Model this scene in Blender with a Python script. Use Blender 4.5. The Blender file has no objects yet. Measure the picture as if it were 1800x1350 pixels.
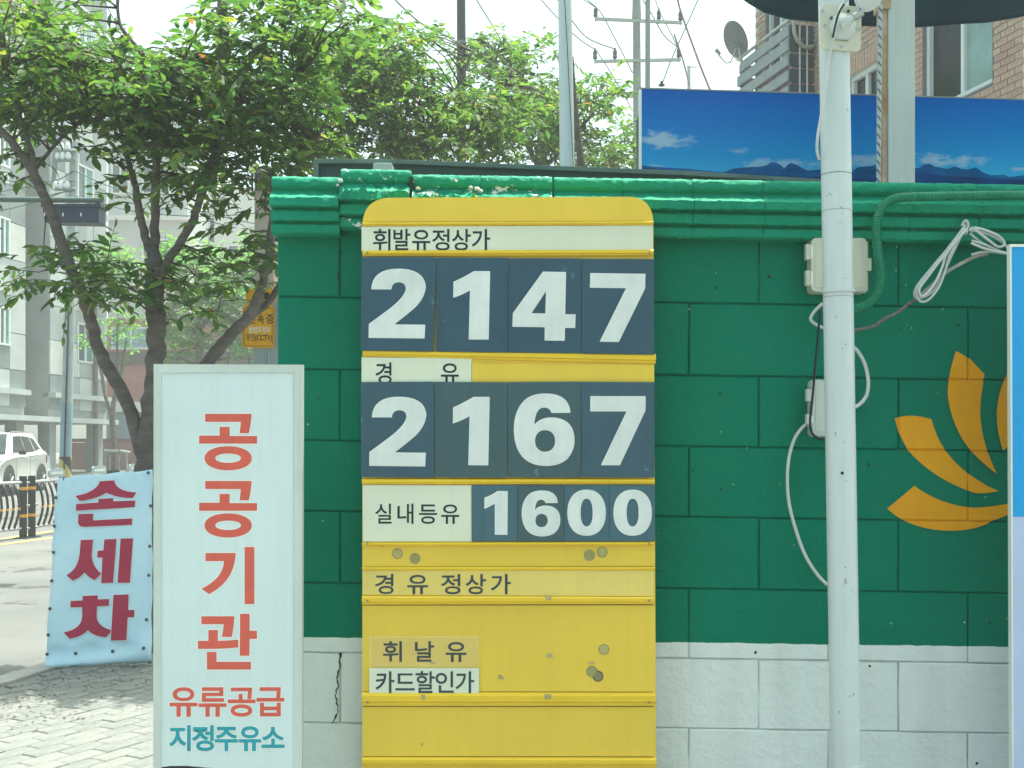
import bpy, bmesh, math, random, json
from mathutils import Vector, Matrix
random.seed(7)
SC = bpy.context.scene
COL = SC.collection
# ------------------------------------------------------------------ camera, sky, sun, exposure
F = 2000.0; EYE = 1.3; HOR = 790.0          # focal length in photo pixels, eye height, horizon row
cam = bpy.data.cameras.new('camera'); camo = bpy.data.objects.new('camera', cam); COL.objects.link(camo)
camo.location = (0, 0, EYE); camo.rotation_euler = (math.radians(90), 0, 0)
cam.sensor_width = 36; cam.lens = 36 * F / 1800; cam.shift_y = (HOR - 675) / 1800
cam.clip_start = 0.05; cam.clip_end = 2000
SC.camera = camo
SUN = Vector((0.15, 0.22, 1.0)).normalized()
w = bpy.data.worlds.new('World'); SC.world = w; w.use_nodes = True
nt = w.node_tree; bg = nt.nodes['Background']
sky = nt.nodes.new('ShaderNodeTexSky'); sky.sky_type = 'NISHITA'; sky.sun_disc = False
sky.sun_elevation = math.asin(SUN.z); sky.sun_rotation = math.atan2(SUN.x, SUN.y)
sky.dust_density = 6.0; sky.air_density = 1.0; sky.ozone_density = 1.0
tint = nt.nodes.new('ShaderNodeMix'); tint.data_type = 'RGBA'; tint.blend_type = 'MULTIPLY'; tint.inputs[0].default_value = 1; tint.inputs[7].default_value = (.93, 1.07, .90, 1)
nt.links.new(sky.outputs[0], tint.inputs[6]); nt.links.new(tint.outputs[2], bg.inputs[0]); bg.inputs[1].default_value = 0.14
sl = bpy.data.lights.new('sun', 'SUN'); so = bpy.data.objects.new('sun', sl); COL.objects.link(so)
sl.energy = 3.6; sl.angle = math.radians(0.6); sl.color = (1.0, 0.95, 0.86)
so.location = (0, 0, 30); so.rotation_euler = SUN.to_track_quat('Z', 'Y').to_euler()
vs = SC.view_settings; vs.view_transform = 'Standard'; vs.look = 'None'; vs.gamma = 1; vs.use_curve_mapping = False
vs.exposure = 1.45
SC.cycles.max_bounces = 8; SC.cycles.transparent_max_bounces = 8; SC.cycles.use_denoising = True

# ------------------------------------------------------------------ helpers
def P(px, py, D):
    return Vector(((px - 900) / F * D, D, EYE - (py - HOR) / F * D))
def R(px, D): return px / F * D
MATS = {}
def nodes(m):
    m.use_nodes = True; t = m.node_tree; return t, t.nodes['Principled BSDF']
def M(name, col, rough=0.6, var=0.12, scale=3.0, bump=0.15, bscale=60.0, metal=0.0, spec=0.4, col2=None, chips=None, stretch=None, trans=0.0, coat=0.0, streak=0.0):
    if name in MATS: return MATS[name]
    m = bpy.data.materials.new(name); t, b = nodes(m); N = t.nodes; L = t.links
    tc = N.new('ShaderNodeTexCoord'); mp = N.new('ShaderNodeMapping'); L.new(tc.outputs['Object'], mp.inputs[0])
    if stretch: mp.inputs['Scale'].default_value = stretch
    n1 = N.new('ShaderNodeTexNoise'); n1.inputs['Scale'].default_value = scale; n1.inputs['Detail'].default_value = 6; n1.inputs['Roughness'].default_value = 0.6
    L.new(mp.outputs[0], n1.inputs[0])
    c2 = col2 or tuple(c * (1 - var * 2.2) for c in col)
    r = N.new('ShaderNodeValToRGB'); r.color_ramp.elements[0].position = 0.3; r.color_ramp.elements[1].position = 0.7
    r.color_ramp.elements[0].color = (*c2, 1); r.color_ramp.elements[1].color = (*col, 1)
    L.new(n1.outputs[0], r.inputs[0]); out = r.outputs[0]
    if streak:
        ms = N.new('ShaderNodeMapping'); L.new(tc.outputs['Object'], ms.inputs[0]); ms.inputs['Scale'].default_value = (30, 30, 1.2)
        ns = N.new('ShaderNodeTexNoise'); ns.inputs['Scale'].default_value = 2; ns.inputs['Detail'].default_value = 4; L.new(ms.outputs[0], ns.inputs[0])
        mr = N.new('ShaderNodeMapRange'); mr.inputs[1].default_value = .45; mr.inputs[2].default_value = .8; mr.inputs[3].default_value = 0; mr.inputs[4].default_value = streak
        L.new(ns.outputs[0], mr.inputs[0]); mx = N.new('ShaderNodeMix'); mx.data_type = 'RGBA'
        L.new(mr.outputs[0], mx.inputs[0]); L.new(out, mx.inputs[6]); mx.inputs[7].default_value = (*[c * .55 for c in col], 1); out = mx.outputs[2]
    if chips:
        n3 = N.new('ShaderNodeTexNoise'); n3.inputs['Scale'].default_value = chips[1]; n3.inputs['Detail'].default_value = 5; n3.inputs['Roughness'].default_value = .7
        L.new(tc.outputs['Object'], n3.inputs[0])
        mr = N.new('ShaderNodeMapRange'); mr.inputs[1].default_value = chips[2]; mr.inputs[2].default_value = chips[2] + .015
        L.new(n3.outputs[0], mr.inputs[0]); mx = N.new('ShaderNodeMix'); mx.data_type = 'RGBA'
        L.new(mr.outputs[0], mx.inputs[0]); L.new(out, mx.inputs[6]); mx.inputs[7].default_value = (*chips[0], 1); out = mx.outputs[2]
    L.new(out, b.inputs['Base Color'])
    b.inputs['Roughness'].default_value = rough; b.inputs['Metallic'].default_value = metal
    b.inputs['Specular IOR Level'].default_value = spec; b.inputs['Coat Weight'].default_value = coat
    b.inputs['Transmission Weight'].default_value = trans
    if bump:
        n2 = N.new('ShaderNodeTexNoise'); n2.inputs['Scale'].default_value = bscale; n2.inputs['Detail'].default_value = 5
        L.new(mp.outputs[0], n2.inputs[0]); bp = N.new('ShaderNodeBump'); bp.inputs['Strength'].default_value = bump; bp.inputs['Distance'].default_value = 0.01
        L.new(n2.outputs[0], bp.inputs['Height']); L.new(bp.outputs[0], b.inputs['Normal'])
    MATS[name] = m; return m

def link(o, parent=None):
    COL.objects.link(o)
    if parent is not None: o.parent = parent
    return o
def tag(o, label=None, cat=None, group=None, kind=None):
    if label: o['label'] = label
    if cat: o['category'] = cat
    if group: o['group'] = group
    if kind: o['kind'] = kind
    return o
def thing(name, label, cat, loc=(0, 0, 0), rz=0.0, group=None):
    o = bpy.data.objects.new(name, None); o.empty_display_size = .1; COL.objects.link(o)
    o.location = loc; o.rotation_euler = (0, 0, rz); return tag(o, label, cat, group)
def wmat(o):
    m = Matrix.Translation(o.location) @ o.rotation_euler.to_matrix().to_4x4()
    return wmat(o.parent) @ m if o.parent else m
class MB:
    """collects shapes (world or local points) into one mesh"""
    def __init__(s): s.v = []; s.f = []
    def add(s, v, f):
        n = len(s.v); s.v += [Vector(p) for p in v]; s.f += [tuple(i + n for i in q) for q in f]; return s
    def box(s, a, b, M4=None):
        x0, y0, z0 = a; x1, y1, z1 = b
        v = [(x0, y0, z0), (x1, y0, z0), (x1, y1, z0), (x0, y1, z0), (x0, y0, z1), (x1, y0, z1), (x1, y1, z1), (x0, y1, z1)]
        if M4: v = [M4 @ Vector(p) for p in v]
        return s.add(v, [(3, 2, 1, 0), (4, 5, 6, 7), (0, 1, 5, 4), (1, 2, 6, 5), (2, 3, 7, 6), (3, 0, 4, 7)])
    def prism(s, pts, off):
        """closed outline pts (Vectors), extruded by vector off"""
        n = len(pts); off = Vector(off)
        v = [Vector(p) for p in pts] + [Vector(p) + off for p in pts]
        return s.add(v, [tuple(range(n)), tuple(range(2 * n - 1, n - 1, -1))] + [(i, i + n, (i + 1) % n + n, (i + 1) % n) for i in range(n)])
    def tube(s, pts, rad, seg=8, cap=True):
        pts = [Vector(p) for p in pts]; n = len(pts)
        if not hasattr(rad, '__len__'): rad = [rad] * n
        up = None; base = len(s.v); vs_ = []
        for i, p in enumerate(pts):
            d = (pts[min(i + 1, n - 1)] - pts[max(i - 1, 0)]).normalized()
            if up is None: up = d.orthogonal().normalized()
            up = (up - d * up.dot(d))
            up = up.normalized() if up.length > 1e-5 else d.orthogonal().normalized()
            q = d.cross(up)
            for k in range(seg):
                a = 2 * math.pi * k / seg; vs_.append(p + (up * math.cos(a) + q * math.sin(a)) * rad[i])
        f = [(i * seg + k, i * seg + (k + 1) % seg, (i + 1) * seg + (k + 1) % seg, (i + 1) * seg + k) for i in range(n - 1) for k in range(seg)]
        if cap: f += [tuple(range(seg - 1, -1, -1)), tuple(range((n - 1) * seg, n * seg))]
        return s.add(vs_, f)
    def lathe(s, c, axis, prof, seg=20):
        """prof: (along, radius) list round axis from c"""
        axis = Vector(axis).normalized(); c = Vector(c)
        return s.tube([c + axis * (a + i * 1e-6) for i, (a, r) in enumerate(prof)], [max(r, 1e-4) for a, r in prof], seg)
    def build(s, name, mat, parent=None, smooth=False, bevel=0.0, auto=None, local=False):
        me = bpy.data.meshes.new(name)
        vv = s.v
        if parent is not None and not local:
            inv = wmat(parent).inverted(); vv = [inv @ p for p in vv]
        me.from_pydata([tuple(p) for p in vv], [], s.f)
        if bevel or True:
            bm = bmesh.new(); bm.from_mesh(me)
            if bevel:
                bmesh.ops.remove_doubles(bm, verts=bm.verts, dist=1e-6)
                bmesh.ops.recalc_face_normals(bm, faces=bm.faces)
                ed = [e for e in bm.edges if e.is_manifold and e.calc_face_angle(0) > .6]
                bmesh.ops.bevel(bm, geom=ed, offset=bevel, segments=2, affect='EDGES', profile=.6, clamp_overlap=True)
            else: bmesh.ops.recalc_face_normals(bm, faces=bm.faces)
            bm.to_mesh(me); bm.free()
        if smooth: me.shade_smooth()
        if auto:
            me.shade_smooth()
            try: me.set_sharp_from_angle(angle=math.radians(auto))
            except Exception: pass
        me.materials.append(mat)
        return link(bpy.data.objects.new(name, me), parent)
def quad(name, pts, D, th, mat, parent, bevel=0.0, D2=None):
    """panel with px corners on the depth-D plane, th metres thick (away from the viewer)"""
    return MB().prism([P(x, y, D) for x, y in pts], (0, th, 0)).build(name, mat, parent, bevel=bevel)
def rect(x0, y0, x1, y1): return [(x0, y0), (x0, y1), (x1, y1), (x1, y0)]
def pathpts(path, n=7):
    """TrueType style outline: (x,y) on the curve, (x,y,'o') a quadratic control point"""
    L = []
    for i, p in enumerate(path):
        q = path[(i + 1) % len(path)]; L.append(p)
        if len(p) == 3 and len(q) == 3: L.append(((p[0] + q[0]) / 2, (p[1] + q[1]) / 2))
    k = next(i for i, p in enumerate(L) if len(p) == 2); L = L[k:] + L[:k]; out = []
    i = 0
    while i < len(L):
        p = L[i]
        if len(p) == 2: out.append((p[0], p[1])); i += 1; continue
        a = out[-1]; c = L[(i + 1) % len(L)]
        for j in range(1, n):
            t = j / n; out.append(((1 - t) ** 2 * a[0] + 2 * t * (1 - t) * p[0] + t * t * c[0], (1 - t) ** 2 * a[1] + 2 * t * (1 - t) * p[1] + t * t * c[1]))
        i += 1
    return out
def ell(cx, cy, rx, ry, n=40, e=2.0):
    o = []
    for i in range(n):
        a = 2 * math.pi * i / n; c, s_ = math.cos(a), math.sin(a)
        o.append((cx + rx * math.copysign(abs(c) ** (2 / e), c), cy + ry * math.copysign(abs(s_) ** (2 / e), s_)))
    return o
def fill2d(loops, off=0.0, ext=0.0):
    """fills closed px outlines (holes kept); returns verts (px,py,z) and faces"""
    cu = bpy.data.curves.new('tmp', 'CURVE'); cu.dimensions = '2D'; cu.fill_mode = 'BOTH'; cu.extrude = ext; cu.offset = off
    for lp in loops:
        s = cu.splines.new('POLY'); s.points.add(len(lp) - 1); s.use_cyclic_u = True
        for p, q in zip(s.points, lp): p.co = (q[0], -q[1], 0, 1)
    ob = bpy.data.objects.new('tmp', cu); COL.objects.link(ob)
    dg = bpy.context.evaluated_depsgraph_get(); me = bpy.data.meshes.new_from_object(ob.evaluated_get(dg))
    v = [tuple(x.co) for x in me.vertices]; f = [tuple(p.vertices) for p in me.polygons]
    bpy.data.objects.remove(ob); bpy.data.curves.remove(cu); bpy.data.meshes.remove(me)
    return v, f
def area(lp): return sum(a[0] * b[1] - b[0] * a[1] for a, b in zip(lp, lp[1:] + lp[:1])) / 2
def orient(loops):
    """outer loops one way, holes the other, so the outline offset grows the ink everywhere"""
    def inside(p, lp):
        c = False
        for a, b in zip(lp, lp[1:] + lp[:1]):
            if (a[1] > p[1]) != (b[1] > p[1]) and p[0] < (b[0] - a[0]) * (p[1] - a[1]) / (b[1] - a[1]) + a[0]: c = not c
        return c
    out = []
    for i, lp in enumerate(loops):
        hole = sum(inside(lp[0], o) for j, o in enumerate(loops) if j != i) % 2 == 1
        out.append(lp if (area(lp) > 0) != hole else lp[::-1])
    return out
def split_outers(loops):
    def inside(p, lp):
        c = False
        for a, b in zip(lp, lp[1:] + lp[:1]):
            if (a[1] > p[1]) != (b[1] > p[1]) and p[0] < (b[0] - a[0]) * (p[1] - a[1]) / (b[1] - a[1]) + a[0]: c = not c
        return c
    par = [[j for j, o in enumerate(loops) if j != i and inside(lp[0], o)] for i, lp in enumerate(loops)]
    return [[lp] + [loops[k] for k in range(len(loops)) if len(par[k]) % 2 == 1 and i in par[k]] for i, lp in enumerate(loops) if len(par[i]) % 2 == 0]
def letters(name, groups, D, mat, parent, off=0.0, th=0.0006, warp=None):
    """groups: list of outline sets (each set filled on its own)"""
    mb = MB(); gs = []
    for loops in groups: gs += split_outers(loops)
    for gi_, loops in enumerate(gs):
        v, f = fill2d(orient(loops), off, 0.5)
        vv = []
        for x, y, z in v:
            px, py = (x, -y) if warp is None else warp(x, -y)
            q = P(px, py, D); q.y -= th * (0 if z < 0 else 1) + .00004 * (gi_ % 5); vv.append(q)
        mb.add(vv, f)
    return mb.build(name, mat, parent)
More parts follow.
